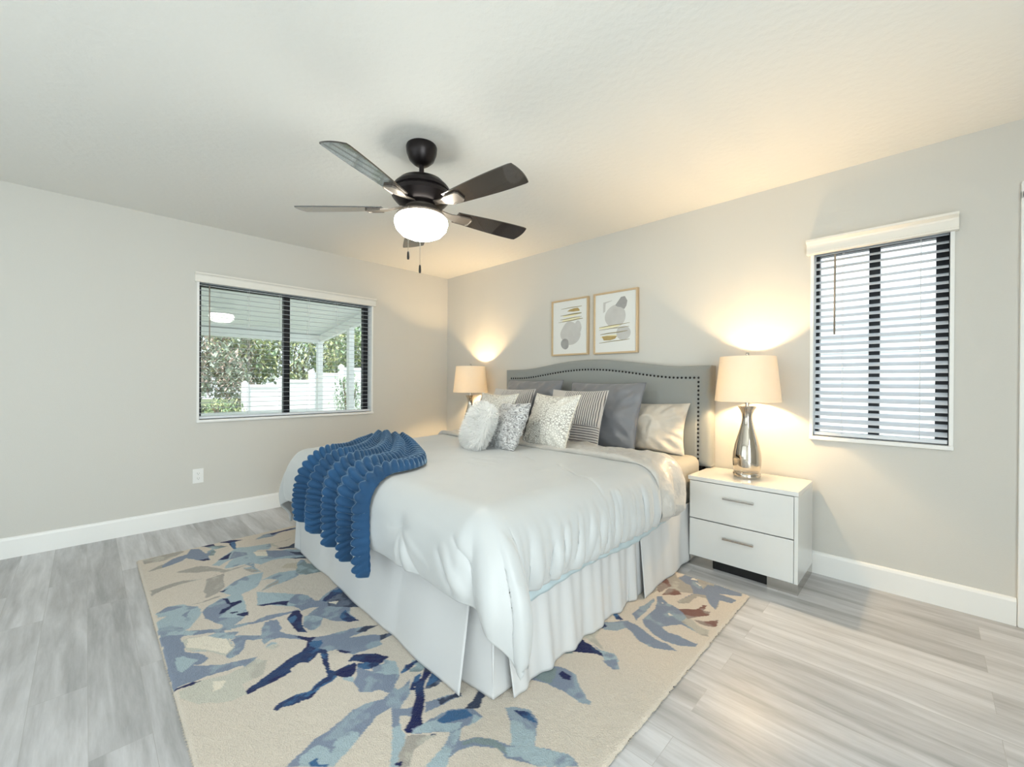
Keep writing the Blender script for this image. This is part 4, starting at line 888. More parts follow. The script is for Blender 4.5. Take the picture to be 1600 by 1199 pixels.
# ------------------------------------------------------------------ rug
RUG = """G 348,-1450 338,-1354 353,-1345 384,-1373 399,-1404 391,-1451
G 467,-1449 436,-1420 435,-1390 431,-1361 456,-1389 462,-1415
S 443,-1413 400,-1381 390,-1344 346,-1327 361,-1307 438,-1296 491,-1300 489,-1315 468,-1328 425,-1349 446,-1368 456,-1395 459,-1412
T 407,-1291 390,-1271 426,-1271 462,-1283 450,-1295
S 425,-1297 396,-1277 460,-1297
N 472,-1325 475,-1302 493,-1300 492,-1316
N 338,-1300 343,-1265 367,-1261 400,-1232 399,-1249 373,-1268 359,-1283
T 345,-1293 362,-1266 406,-1235 405,-1268 374,-1280
N 340,-1300 343,-1268 362,-1266 360,-1283
N 341,-1247 341,-1212 372,-1177 374,-1207 448,-1218 429,-1224 373,-1222
M 370,-1218 370,-1204 449,-1216 448,-1224
L 548,-1301 505,-1274 455,-1230 441,-1212 454,-1193 473,-1134 475,-1118 514,-1126 533,-1138 511,-1166 525,-1184 564,-1186 581,-1163 572,-1136 573,-1098 598,-1072 650,-1057 702,-1075 674,-1098 638,-1139 635,-1166 644,-1194 615,-1207 607,-1231 608,-1262 599,-1281 554,-1259 535,-1244 540,-1261 569,-1286
S 468,-1229 509,-1200 531,-1202 533,-1246 531,-1254
W 520,-1182 567,-1131 590,-1153 564,-1186
N 514,-1282 495,-1261 468,-1235 524,-1255 526,-1270
S 533,-1150 587,-1096 654,-1059 676,-1066 633,-1110 622,-1162
D 604,-1097 641,-1054 674,-1066 639,-1092
D 655,-1117 683,-1069 700,-1075 678,-1099
S 398,-1147 367,-1113 370,-1071 365,-999 384,-1004 381,-1060 409,-1093 402,-1122
N 371,-1093 372,-1068 366,-1019 376,-999 380,-1045 388,-1091
G 478,-1122 485,-1081 470,-1045 487,-1071 485,-1114 531,-1108 513,-1119 496,-1124
D 538,-1120 549,-1083 529,-1057 578,-1073 558,-1113
G 530,-1388 522,-1365 526,-1329 548,-1312 616,-1277 616,-1233 615,-1213 631,-1274 631,-1308 636,-1349 631,-1377 633,-1409 640,-1435 661,-1454 622,-1454 609,-1411 611,-1384 632,-1348 634,-1329 632,-1288 589,-1316 573,-1344 552,-1369
L 605,-1228 620,-1203 652,-1212 700,-1209 695,-1224 647,-1237 635,-1240 645,-1215
G 641,-1239 661,-1219 695,-1209 686,-1230
G 645,-1331 636,-1288 673,-1298 734,-1307 763,-1327 775,-1346 769,-1356 710,-1348
L 747,-1310 721,-1285 702,-1250 711,-1203 777,-1229 801,-1248 816,-1281 875,-1290 920,-1293 950,-1309 970,-1333 972,-1342 972,-1354 949,-1353 920,-1364 888,-1377 846,-1375 826,-1361 805,-1331 806,-1315 801,-1304 767,-1319
S 846,-1375 826,-1361 808,-1331 807,-1322 845,-1320 852,-1312 889,-1338 906,-1354 934,-1325 950,-1309 970,-1333 987,-1344 973,-1358 949,-1353 920,-1364 888,-1377
N 805,-1324 814,-1314 845,-1313 850,-1293 859,-1295 873,-1317 889,-1338 889,-1350 869,-1338 865,-1322 857,-1316 840,-1321
N 920,-1313 925,-1292 943,-1297 940,-1309 922,-1318
N 898,-1329 905,-1310 911,-1310 908,-1324
N 759,-1323 753,-1304 771,-1315
G 787,-1389 788,-1363 782,-1331 790,-1323 794,-1360
L 765,-1223 750,-1192 745,-1168 766,-1128 806,-1136 817,-1162 822,-1201 834,-1243 810,-1222 790,-1189 767,-1208
G 834,-1243 812,-1220 794,-1185 816,-1194 824,-1220
L 836,-1249 850,-1235 904,-1200 932,-1203 961,-1217 918,-1253 908,-1267
S 916,-1204 918,-1178 944,-1161 1014,-1185 1013,-1200 981,-1204 953,-1215
N 906,-1267 921,-1240 927,-1219 948,-1209 957,-1214 936,-1234 923,-1259
T 715,-1117 700,-1088 734,-1087 816,-1116 803,-1134 766,-1128
L 779,-1456 757,-1430 772,-1404 809,-1378 845,-1376 882,-1391 903,-1406 920,-1423 908,-1440 894,-1461 859,-1461 826,-1459 810,-1437 802,-1458
S 779,-1456 757,-1430 783,-1404 788,-1427
S 829,-1412 812,-1395 853,-1407
S 863,-1457 895,-1420 922,-1422 930,-1402 946,-1408 939,-1426 951,-1431 968,-1424 981,-1431 949,-1463
S 917,-1421 929,-1400 962,-1364 970,-1333 993,-1269 1000,-1206 1009,-1204 1005,-1247 994,-1296 984,-1336 980,-1357 1017,-1343 1055,-1299 1031,-1288 1001,-1267 1037,-1259 1076,-1266 1115,-1244 1140,-1230 1150,-1233 1097,-1272 1092,-1294 1100,-1304 1072,-1303 1054,-1327 1076,-1336 1063,-1349 1036,-1351 1037,-1362 1028,-1345 991,-1365 972,-1374 952,-1405
L 989,-1365 1017,-1343 1030,-1351 996,-1366
N 1025,-1237 1012,-1221 1007,-1203 1039,-1206 1080,-1222 1119,-1223 1106,-1236 1064,-1238
M 1025,-1237 1018,-1221 1040,-1219 1040,-1235
N 1116,-1248 1124,-1238 1140,-1230 1154,-1235 1129,-1244
L 1004,-1398 1025,-1372 1034,-1377 1016,-1396
T 721,-1116 701,-1098 708,-1085 737,-1089 757,-1074 731,-1051 765,-1038 846,-1052 825,-1087 817,-1120 792,-1136
S 714,-1112 695,-1093 711,-1087 729,-1113
L 828,-1253 853,-1232 919,-1177 971,-1189 974,-1207 907,-1268
S 943,-1210 917,-1179 936,-1164 992,-1157 997,-1149 966,-1118 954,-1085 963,-1059 1035,-1057 1093,-1059 1100,-1088 1084,-1107 1114,-1121 1157,-1119 1147,-1136 1130,-1146 1119,-1161 1083,-1172 1058,-1184 1048,-1200 1035,-1181 1028,-1161 1016,-1179 1012,-1198 989,-1192 967,-1200
D 1012,-1133 1002,-1105 1039,-1056 1093,-1059 1100,-1088 1084,-1107 1059,-1129 1039,-1142
M 1002,-1143 968,-1108 966,-1060 991,-1060 1010,-1097 1005,-1117 1015,-1137
D 1000,-1115 992,-1084 997,-1062 1021,-1062 1042,-1057 1022,-1085
M 1088,-1120 1119,-1123 1158,-1118 1147,-1136 1130,-1146 1105,-1143
W 1019,-1134 1031,-1114 1045,-1126
L 1045,-1204 1058,-1184 1083,-1172 1113,-1191 1120,-1207 1110,-1218 1080,-1219
N 908,-1268 918,-1247 928,-1218 942,-1207 960,-1215 938,-1233 920,-1262
S 981,-1291 977,-1265 1006,-1203 1006,-1237 997,-1271 990,-1293
N 1024,-1237 1009,-1221 1000,-1216 1007,-1206 1036,-1206 1074,-1219 1119,-1223 1104,-1238 1061,-1238
M 1028,-1236 1024,-1219 1044,-1218 1055,-1231 1050,-1236
S 1039,-1295 1012,-1281 1004,-1264 1042,-1257 1083,-1268 1109,-1246 1118,-1249 1088,-1285 1099,-1305 1064,-1303 1059,-1310 1048,-1308 1057,-1299
L 1113,-1306 1101,-1293 1114,-1280 1124,-1295
S 1152,-1215 1164,-1192 1174,-1148 1205,-1092 1206,-1133 1203,-1164 1230,-1125 1245,-1110 1267,-1070 1265,-1096 1264,-1121 1277,-1121 1278,-1135 1270,-1169 1269,-1184 1254,-1189 1225,-1203 1223,-1215 1208,-1240 1223,-1258 1208,-1273 1197,-1261 1176,-1247 1151,-1232
D 1245,-1110 1267,-1070 1265,-1096 1263,-1120
D 1189,-1120 1205,-1092 1209,-1127 1195,-1143
N 1116,-1248 1127,-1237 1152,-1215 1160,-1228 1169,-1234 1215,-1234 1222,-1245 1226,-1255 1214,-1267 1211,-1287 1203,-1295 1190,-1263 1174,-1245 1153,-1235
M 1162,-1236 1164,-1224 1174,-1209 1186,-1212 1197,-1227 1213,-1216 1222,-1217 1211,-1237 1187,-1236
N 1211,-1228 1218,-1216 1266,-1233 1260,-1238 1234,-1233
N 1229,-1202 1248,-1186 1257,-1181 1256,-1190 1239,-1200
N 1285,-1202 1273,-1179 1290,-1155 1327,-1133 1331,-1149 1332,-1166 1310,-1188 1307,-1169 1286,-1185
M 1283,-1175 1298,-1164 1312,-1160 1289,-1178
N 1306,-1071 1301,-1062 1332,-1065 1348,-1065 1349,-1076 1326,-1077
T 1340,-1083 1351,-1067 1383,-1088 1372,-1104 1381,-1117 1399,-1099 1357,-1071
B 710,-1158 694,-1133 706,-1109 756,-1122 733,-1145
N 1182,-1259 1170,-1241 1191,-1230 1208,-1238 1228,-1258 1216,-1272 1227,-1295 1237,-1295 1238,-1310 1240,-1343 1244,-1367 1234,-1373 1226,-1363 1212,-1335 1201,-1308 1189,-1285
M 1190,-1251 1195,-1231 1215,-1241 1224,-1259 1212,-1271 1195,-1261
M 1212,-1229 1214,-1217 1232,-1219 1248,-1226 1245,-1233
N 1240,-1234 1241,-1223 1281,-1237 1294,-1228 1314,-1237 1297,-1246 1278,-1244
N 1284,-1203 1270,-1185 1290,-1161 1299,-1147 1328,-1134 1331,-1143 1337,-1164 1311,-1176 1290,-1192
M 1302,-1189 1311,-1171 1337,-1164 1339,-1174 1320,-1198
L 1336,-1173 1341,-1141 1367,-1137 1387,-1144 1401,-1162 1369,-1190
S 1332,-1207 1311,-1194 1348,-1179 1365,-1170 1389,-1145 1402,-1157 1413,-1173 1426,-1167 1419,-1140 1447,-1158 1458,-1175 1471,-1193 1483,-1180 1492,-1185 1482,-1198 1502,-1212 1496,-1221 1455,-1199 1455,-1228 1464,-1244 1474,-1269 1479,-1283 1496,-1321 1448,-1369 1439,-1344 1430,-1319 1423,-1282 1414,-1250 1417,-1224 1426,-1201 1422,-1186 1400,-1195 1396,-1207 1380,-1222 1348,-1219
L 1445,-1346 1444,-1321 1466,-1310 1453,-1295 1451,-1277 1463,-1265 1474,-1269 1486,-1292 1497,-1319 1462,-1354
S 1468,-1313 1460,-1305 1465,-1300 1472,-1311
M 1465,-1341 1464,-1331 1476,-1333 1487,-1323 1490,-1326 1473,-1343
N 1296,-1255 1291,-1227 1295,-1195 1305,-1191 1320,-1202 1331,-1216 1323,-1228 1309,-1234
M 1312,-1286 1296,-1255 1300,-1239 1310,-1233 1317,-1246 1317,-1265 1325,-1280 1331,-1289 1325,-1298 1329,-1310 1321,-1338 1324,-1345 1315,-1350 1307,-1341 1304,-1323 1304,-1305
N 1315,-1350 1308,-1339 1308,-1320 1315,-1287 1309,-1274 1299,-1256 1303,-1252 1309,-1262 1317,-1284 1312,-1308 1312,-1332 1319,-1339 1324,-1345
N 1324,-1315 1317,-1309 1323,-1293 1321,-1280 1327,-1280 1331,-1289 1328,-1306
L 1320,-1231 1334,-1213 1348,-1219 1330,-1229
L 1497,-1220 1500,-1208 1531,-1217 1567,-1250 1557,-1259 1525,-1238
P 1143,-1354 1142,-1332 1162,-1316 1186,-1332 1187,-1364
S 1128,-1351 1130,-1340 1136,-1329 1147,-1341 1153,-1357
N 1332,-1078 1347,-1064 1417,-1073 1428,-1098 1441,-1122 1477,-1146 1521,-1181 1528,-1180 1526,-1208 1515,-1211 1501,-1188 1477,-1167 1436,-1139 1431,-1124 1414,-1108 1392,-1086 1371,-1075
D 1366,-1074 1415,-1072 1428,-1098 1418,-1108 1399,-1088
M 1387,-1140 1376,-1125 1378,-1079 1391,-1083 1385,-1107 1391,-1127 1391,-1141
T 1392,-1126 1394,-1093 1400,-1092 1412,-1110 1399,-1127
M 1439,-1154 1416,-1126 1416,-1114 1432,-1127 1436,-1139 1446,-1148
M 1442,-1117 1415,-1077 1437,-1067 1467,-1059 1465,-1098 1463,-1127 1458,-1132
D 1457,-1130 1457,-1102 1463,-1063 1470,-1061 1467,-1096 1464,-1128
L 1328,-1145 1349,-1133 1384,-1142 1410,-1176 1407,-1187
S 1371,-1168 1385,-1149 1415,-1171 1420,-1176 1439,-1154 1454,-1176 1469,-1192 1483,-1171 1497,-1184 1483,-1200 1502,-1212 1496,-1221 1455,-1199 1450,-1211 1423,-1196 1423,-1186 1409,-1189
S 1486,-1151 1509,-1092 1520,-1096 1512,-1132 1506,-1165
D 1496,-1134 1509,-1092 1519,-1096 1511,-1122 1510,-1134
L 1497,-1220 1501,-1210 1522,-1213 1567,-1249 1556,-1260 1528,-1237
G 1526,-1212 1562,-1176 1556,-1196 1559,-1219 1578,-1238 1565,-1251 1546,-1237 1539,-1223
N 1558,-1251 1561,-1240 1567,-1244 1561,-1251
N 1532,-1206 1533,-1200 1535,-1204
N 1551,-1185 1555,-1178 1559,-1178 1555,-1185
D 1547,-1110 1542,-1084 1525,-1039 1550,-1027 1548,-1046 1554,-1075 1566,-1091 1560,-1097 1562,-1108
S 1523,-1182 1525,-1158 1532,-1128 1547,-1110 1559,-1099 1587,-1099 1581,-1118 1579,-1141 1594,-1160 1610,-1133 1629,-1117 1647,-1110 1658,-1107 1647,-1094 1621,-1069 1599,-1058 1609,-1040 1632,-1032 1653,-1037 1674,-1063 1686,-1082 1708,-1068 1726,-1090 1689,-1119 1670,-1126 1645,-1125 1621,-1143 1608,-1165 1607,-1189 1617,-1200 1595,-1222 1588,-1187 1569,-1157 1554,-1175 1533,-1204 1520,-1200
L 1524,-1178 1534,-1156 1543,-1159 1571,-1131 1576,-1141 1569,-1157 1553,-1174 1529,-1206 1523,-1196
L 1571,-1158 1579,-1141 1592,-1162 1607,-1189 1617,-1200 1594,-1223 1588,-1187
L 1568,-1106 1586,-1101 1581,-1131 1579,-1120
M 1536,-1160 1534,-1130 1553,-1108 1568,-1109 1563,-1130 1549,-1154
L 1624,-1071 1631,-1058 1666,-1054 1679,-1069 1685,-1083 1658,-1107 1645,-1093
M 1609,-1048 1635,-1036 1658,-1044 1647,-1049 1625,-1052
T 1599,-1158 1611,-1134 1631,-1116 1662,-1114 1674,-1122 1658,-1123 1637,-1126 1615,-1142 1603,-1162
L 1654,-1113 1683,-1082 1716,-1066 1738,-1054 1758,-1059 1712,-1105 1686,-1112 1668,-1124
T 1548,-948 1539,-921 1552,-871 1571,-839 1594,-851 1562,-883 1557,-912 1567,-928 1597,-910 1597,-926 1557,-961
S 1568,-1000 1551,-959 1566,-947 1587,-914 1611,-901 1637,-902 1664,-926 1688,-939 1697,-937 1700,-944 1686,-953 1651,-954 1611,-959 1575,-977
T 1552,-944 1578,-924 1598,-915 1613,-937 1614,-956 1579,-966 1559,-970
N 1609,-923 1609,-912 1630,-912 1637,-921 1626,-929
P 1545,-790 1556,-725 1584,-735 1593,-770 1638,-798 1600,-791 1562,-787
N 1559,-852 1543,-788 1577,-799 1608,-802 1638,-810 1642,-819 1622,-823 1591,-848
L 1602,-795 1628,-802 1655,-793 1674,-804 1676,-819 1652,-826 1637,-811
S 1650,-828 1668,-804 1689,-825 1678,-837
M 1554,-635 1562,-626 1584,-657 1602,-663 1590,-674 1568,-655
M 1561,-646 1562,-628 1581,-651 1601,-662 1600,-670 1581,-665
S 1557,-725 1563,-707 1584,-698 1602,-668 1612,-658 1632,-661 1663,-670 1691,-679 1718,-678 1746,-689 1715,-708 1695,-716 1671,-715 1647,-697 1624,-687 1616,-715 1595,-733 1576,-729
N 1555,-721 1563,-713 1578,-722 1585,-737 1570,-736
M 1570,-718 1576,-706 1590,-715 1588,-734 1580,-731
N 1524,-523 1532,-498 1556,-514 1564,-534 1552,-545 1557,-582
M 1547,-562 1551,-543 1557,-582
S 1605,-625 1604,-576 1609,-514 1615,-522 1624,-589 1626,-619 1628,-642 1615,-630
S 1636,-628 1634,-592 1633,-553 1611,-497 1619,-489 1646,-513 1675,-518 1708,-537 1743,-561 1768,-561 1771,-588 1749,-589 1712,-581 1696,-602 1683,-627 1694,-634 1726,-633 1768,-633 1767,-646 1741,-668 1707,-673 1679,-665 1653,-652
W 1665,-554 1680,-559 1673,-566
W 1631,-517 1637,-519 1636,-523
G 1708,-573 1708,-537 1743,-561 1768,-561 1773,-587 1760,-594 1732,-579
R 1676,-520 1709,-490 1716,-456 1725,-451 1724,-482 1740,-475 1743,-495 1712,-548 1695,-530
R 1721,-545 1749,-526 1767,-499 1772,-535 1750,-548
G 1557,-465 1580,-437 1597,-466 1591,-502 1594,-536 1580,-521
G 1559,-375 1555,-303 1578,-319 1601,-351 1617,-312 1662,-307 1698,-306 1726,-311 1769,-308 1770,-337 1722,-363 1769,-368 1767,-394 1737,-400 1745,-433 1746,-456 1722,-436 1707,-416 1686,-422 1685,-474 1667,-495 1659,-486 1672,-413 1642,-435 1620,-434 1596,-434 1579,-435 1572,-407
S 1659,-486 1667,-448 1673,-416 1701,-399 1722,-436 1746,-456 1737,-400 1767,-394 1769,-368 1723,-366 1770,-337 1769,-308 1724,-305 1679,-316 1684,-369 1636,-307 1612,-322 1608,-353 1650,-379 1672,-413
R 1560,-406 1553,-354 1590,-389 1614,-416 1591,-430 1586,-444
R 1615,-482 1614,-436 1628,-422 1651,-442 1641,-459
R 1584,-446 1593,-428 1614,-416 1604,-474 1597,-466
W 1633,-337 1635,-321 1651,-323 1648,-330
W 1653,-343 1670,-351 1670,-359
W 1641,-306 1649,-303 1657,-310 1650,-313
G 1667,-320 1691,-304 1698,-331 1680,-333
G 1612,-418 1622,-366 1648,-373 1665,-397 1640,-430
S 920,-1459 932,-1431 959,-1430 1011,-1430 1034,-1411 1071,-1399 1082,-1415 1074,-1428 1110,-1388 1122,-1357 1135,-1330 1145,-1348 1143,-1377 1134,-1403 1132,-1426 1130,-1452 1137,-1464 1067,-1465 978,-1463
L 876,-1458 937,-1397 947,-1410 915,-1444 898,-1459
L 1020,-1450 1025,-1435 1064,-1416 1074,-1428 1086,-1446 1065,-1450
L 976,-1402 978,-1367 1007,-1332 1023,-1356 1047,-1353 1065,-1376 1016,-1420 997,-1424 1042,-1379
P 959,-1430 957,-1411 997,-1371 1035,-1354 1067,-1353 1091,-1370 1046,-1395 1022,-1409 1007,-1429
W 960,-1419 972,-1390 1019,-1359 1064,-1356 1079,-1371 1048,-1388 1013,-1408 994,-1427
S 1027,-1341 1040,-1327 1082,-1339 1098,-1352 1102,-1368 1088,-1373 1067,-1353
N 1134,-1463 1131,-1439 1144,-1415 1148,-1422 1140,-1444 1140,-1461
P 1146,-1458 1139,-1427 1154,-1379 1150,-1334 1162,-1317 1201,-1332 1205,-1369 1242,-1370 1238,-1396 1207,-1438 1167,-1460
W 1158,-1407 1172,-1386 1190,-1400 1191,-1413
S 1005,-1280 1012,-1254 1062,-1259 1087,-1280 1100,-1305 1056,-1300
P 1112,-1308 1115,-1284 1128,-1282 1133,-1297"""
RX0, RX1, RY0, RY1 = .675, 3.568, -2.928, -.628
def rug():
    cols = {'B': (196, 184, 164), 'S': (128, 140, 160), 'L': (164, 182, 190), 'G': (166, 160, 152), 'P': (198, 196, 184), 'N': (12, 24, 78), 'M': (56, 98, 140),
            'T': (126, 142, 144), 'R': (124, 88, 80), 'W': (228, 220, 204), 'D': (46, 56, 80)}
    step = .005; nx_ = int((RX1 - RX0) / step) + 1; ny_ = int((RY1 - RY0) / step) + 1
    xs = np.linspace(RX0, RX1, nx_); ys = np.linspace(RY0, RY1, ny_); X, Y = np.meshgrid(xs, ys, indexing='ij')
    Xw = X + .006 * fbm(X * 22, Y * 22, 40, 2); Yw = Y + .006 * fbm(X * 22, Y * 22, 44, 2)
    base = np.array(srgb(211, 201, 188)[:3]); col = np.ones((nx_, ny_, 3)) * base
    wash = fbm(X * 26, Y * 26, 70, 3); wash2 = fbm(X * 9, Y * 9, 75, 3)
    var = {'L': ('S', .35), 'S': ('L', .22), 'T': ('L', .30), 'M': ('N', .35), 'N': ('M', .12), 'G': ('P', .25), 'P': ('G', .2), 'D': ('S', .2), 'R': ('G', .25)}
    for line in RUG.strip().split('\n'):
        f_ = line.split(); c = f_[0]; P = np.array([[float(q) / 500 for q in p.split(',')] for p in f_[1:]])
        i0 = max(0, int((P[:, 0].min() - RX0 - .02) / step)); i1 = min(nx_, int((P[:, 0].max() - RX0 + .02) / step) + 2)
        j0 = max(0, int((P[:, 1].min() - RY0 - .02) / step)); j1 = min(ny_, int((P[:, 1].max() - RY0 + .02) / step) + 2)
        if i1 <= i0 or j1 <= j0: continue
        x = Xw[i0:i1, j0:j1]; y = Yw[i0:i1, j0:j1]; ins = np.zeros(x.shape, bool)
        n = len(P)
        for k in range(n):
            xa, ya = P[k]; xb, yb = P[(k + 1) % n]
            if ya == yb: continue
            ins ^= ((ya > y) != (yb > y)) & (x < (xb - xa) * (y - ya) / (yb - ya) + xa)
        cc = np.array(srgb(*cols[c])[:3]); sub = col[i0:i1, j0:j1]
        tint = np.ones(sub.shape) * cc
        if c in var:
            o, amt = var[c]; oc = np.array(srgb(*cols[o])[:3]); k = np.clip((wash[i0:i1, j0:j1] * .6 + wash2[i0:i1, j0:j1]) * 4 - .6, 0, 1)[..., None] * (amt * 2.4)
            k = np.clip(k, 0, .9); tint = tint * (1 - k) + oc * k
        sub[ins] = tint[ins]
    # sparse tiny flecks of blue on the washes
    # pile height, frayed cut edge
    edge = np.minimum(np.minimum(X - RX0, RX1 - X), np.minimum(Y - RY0, RY1 - Y))
    Z = .012 * sstep(-.004, .008, edge) + .0012 * fbm(X * 60, Y * 60, 90, 2) * (edge > 0) + .001
    Xo = X + np.where((X - RX0 < .004), .004 * fbm(Y * 60, Y * 0, 2), 0) + np.where(RX1 - X < .004, .005 * fbm(Y * 60, Y * 0, 3), 0)
    o = grid_mesh('area_rug', np.stack([Xo, Y, Z], -1), None, None, True)
    at = o.data.color_attributes.new('pattern', 'FLOAT_COLOR', 'POINT')
    rgba = np.ones((nx_ * ny_, 4), np.float32); rgba[:, :3] = col.reshape(-1, 3); at.data.foreach_set('color', rgba.reshape(-1))
    M = bpy.data.materials.new('wool_rug_pile'); M.use_nodes = True; nt = M.node_tree; b = nt.nodes['Principled BSDF']; L = nt.links.new
    ca = nd(nt, 'ShaderNodeVertexColor'); ca.layer_name = 'pattern'
    tc = nd(nt, 'ShaderNodeTexCoord'); n1 = nd(nt, 'ShaderNodeTexNoise'); n1.inputs['Scale'].default_value = 260; n1.inputs['Detail'].default_value = 3
    n2 = nd(nt, 'ShaderNodeTexNoise'); n2.inputs['Scale'].default_value = 40; n2.inputs['Detail'].default_value = 4
    L(tc.outputs['Object'], n1.inputs['Vector']); L(tc.outputs['Object'], n2.inputs['Vector'])
    r = nd(nt, 'ShaderNodeMapRange'); r.inputs[1].default_value = .3; r.inputs[2].default_value = .7; r.inputs[3].default_value = .90; r.inputs[4].default_value = 1.08
    L(n1.outputs[0], r.inputs[0])
    v = nd(nt, 'ShaderNodeVectorMath', operation='SCALE'); L(ca.outputs[0], v.inputs[0]); L(r.outputs[0], v.inputs['Scale']); L(v.outputs[0], b.inputs['Base Color'])
    b.inputs['Roughness'].default_value = .95; b.inputs['Specular IOR Level'].default_value = .1; b.inputs['Sheen Weight'].default_value = .15
    ad = nd(nt, 'ShaderNodeMath', operation='ADD'); L(n1.outputs[0], ad.inputs[0]); L(n2.outputs[0], ad.inputs[1])
    bp = nd(nt, 'ShaderNodeBump'); bp.inputs['Distance'].default_value = .006; bp.inputs['Strength'].default_value = .8; L(ad.outputs[0], bp.inputs['Height']); L(bp.outputs[0], b.inputs['Normal'])
    o.data.materials.append(M)
    tag(o, 'cream area rug with blue and grey watercolour leaves under the bed', 'rug')
    bk = boxo('rug_backing', (RX0 + .002, RX1 - .002, RY0 + .002, RY1 - .002, 0, .004), mat('dark_rug_backing', (60, 56, 52), .9), o)
    # yarn tufts standing out of the cut edges
    rnd = random.Random(3); bm = bmesh.new()
    def tuft(x, y, dx, dy):
        for q in range(2):
            a = Vector((x, y, rnd.uniform(.003, .011))); d = Vector((dx + rnd.uniform(-.5, .5), dy + rnd.uniform(-.5, .5), rnd.uniform(-.3, .5))).normalized() * rnd.uniform(.004, .010)
            s = Vector((-dy, dx, 0)) * .0016
            bm.faces.new([bm.verts.new(a - s), bm.verts.new(a + s), bm.verts.new(a + d)])
    yy = RY0
    while yy < RY1:
        tuft(RX1 - .001, yy, 1, 0); tuft(RX0 + .001, yy, -1, 0); yy += rnd.uniform(.003, .009)
    xx = RX0
    while xx < RX1:
        tuft(xx, RY0 + .001, 0, -1); tuft(xx, RY1 - .001, 0, 1); xx += rnd.uniform(.003, .009)
    tag(from_bm('edge_yarn', bm, mat('ivory_yarn', (216, 208, 194), .9), o), kind='stuff')
rug()

# ------------------------------------------------------------------ outside the left window: screened porch, fence, shrubs
M_porch = mat('white_porch_aluminium', (240, 243, 240), .5); M_patio = mat('patio_concrete', (226, 225, 220), .85, noise=(3, .08))
M_grass = mat('lawn_and_mulch', (120, 130, 96), .95, noise=(6, .3)); M_fence = mat('white_vinyl_fence', (244, 246, 250), .4)
P0 = struct(boxo('ground_patio', (-3.3, -.15, -6, 3.2, -.12, -.02), M_patio), 'concrete patio outside the left window', 'patio')
bm = bmesh.new()
for vv in (((-3.3, -9, -.05), (-3.3, 9, -.05), (-5.6, 9, .42), (-5.6, -9, .42)), ((-5.6, -9, .42), (-5.6, 9, .42), (-14, 9, .5), (-14, -9, .5))):
    bm.faces.new([bm.verts.new(p) for p in vv][::-1])
tag(from_bm('ground_lawn', bm, M_grass), 'sloping lawn and mulch bed beyond the patio', 'ground', None, 'stuff')
bm = bmesh.new()
A = [bm.verts.new(p) for p in ((-.15, -6, 2.36), (-.15, -.30, 2.36), (-3.25, -.30, 1.94), (-3.25, -6, 1.94))]; B = [bm.verts.new((v.co.x, v.co.y, v.co.z + .06)) for v in A]
bm.faces.new(A[::-1]); bm.faces.new(B)
for i in range(4): bm.faces.new((A[i], A[(i + 1) % 4], B[(i + 1) % 4], B[i]))
bmesh.ops.recalc_face_normals(bm, faces=bm.faces)
porch = tag(empty('porch_enclosure', (-3.2, -.33, 0)), 'white aluminium screened porch roof and posts outside the left window', 'porch')
def pp(o): o.parent = porch; o.location = -Vector(porch.location); return o
pp(from_bm('porch_roof', bm, M_porch))
pp(boxo('header_beam', (-3.25, -3.15, -6, -.28, 1.815, 1.935), M_porch)); 
bm = bmesh.new(); 
v8 = [(-3.2, -.36, 1.82), (-3.2, -.30, 1.82), (-3.2, -.30, 1.93), (-3.2, -.36, 1.93), (-.16, -.36, 2.17), (-.16, -.30, 2.17), (-.16, -.30, 2.33), (-.16, -.36, 2.33)]
V8 = [bm.verts.new(p) for p in v8]
for q in ((0, 1, 2, 3), (7, 6, 5, 4), (0, 4, 5, 1), (1, 5, 6, 2), (2, 6, 7, 3), (3, 7, 4, 0)): bm.faces.new([V8[i] for i in q])
pp(from_bm('side_beam', bm, M_porch))
for x, y in ((-3.2, -.33), (-2.0, -.33), (-3.2, -2.45), (-1.0, -.33)): pp(boxo('porch_post', (x - .045, x + .045, y - .04, y + .04, -.02, 1.84 if x < -3 else 2.0), M_porch))
pp(boxo('kick_rail', (-3.23, -3.17, -6, -.33, .62, .68), M_porch))
# stepped white vinyl fence
fence = tag(empty('vinyl_fence', (-6, 0, .4)), 'bright white stepped vinyl fence in the yard beyond the porch', 'fence')
ysteps = [(-.80, -.10, 1.08), (-.10, .55, 1.19), (.55, 1.25, 1.36), (1.25, 2.3, 1.50), (2.3, 3.6, 1.6), (3.6, 5.2, 1.7)]
for y0, y1, zt in ysteps:
    bm = bmesh.new(); box(bm, -.02, .02, y0 + .02, y1 - .02, -.1, zt - .06 - .4); box(bm, -.035, .035, y0, y1, zt - .08 - .4, zt - .4, .004)
    from_bm('fence_panel', bm, M_fence, fence)
    bm = bmesh.new(); box(bm, -.055, .055, y0 - .055, y0 + .055, -.1, zt + .03 - .4); 
    g = bmesh.ops.create_cone(bm, segments=4, radius1=.085, radius2=.01, depth=.05)
    for v in g['verts']: v.co = Matrix.Rotation(PI / 4, 3, 'Z') @ v.co + Vector((0, y0, zt + .055 - .4))
    from_bm('fence_post', bm, M_fence, fence)
LEAFS = [mat('leaf_yellow_green', (206, 212, 160), .7), mat('leaf_grey_green', (182, 194, 176), .7), mat('leaf_pink_brown', (214, 192, 180), .7), mat('leaf_mid_green', (150, 176, 138), .7)]
M_twig = mat('shrub_wood', (120, 106, 90), .9)
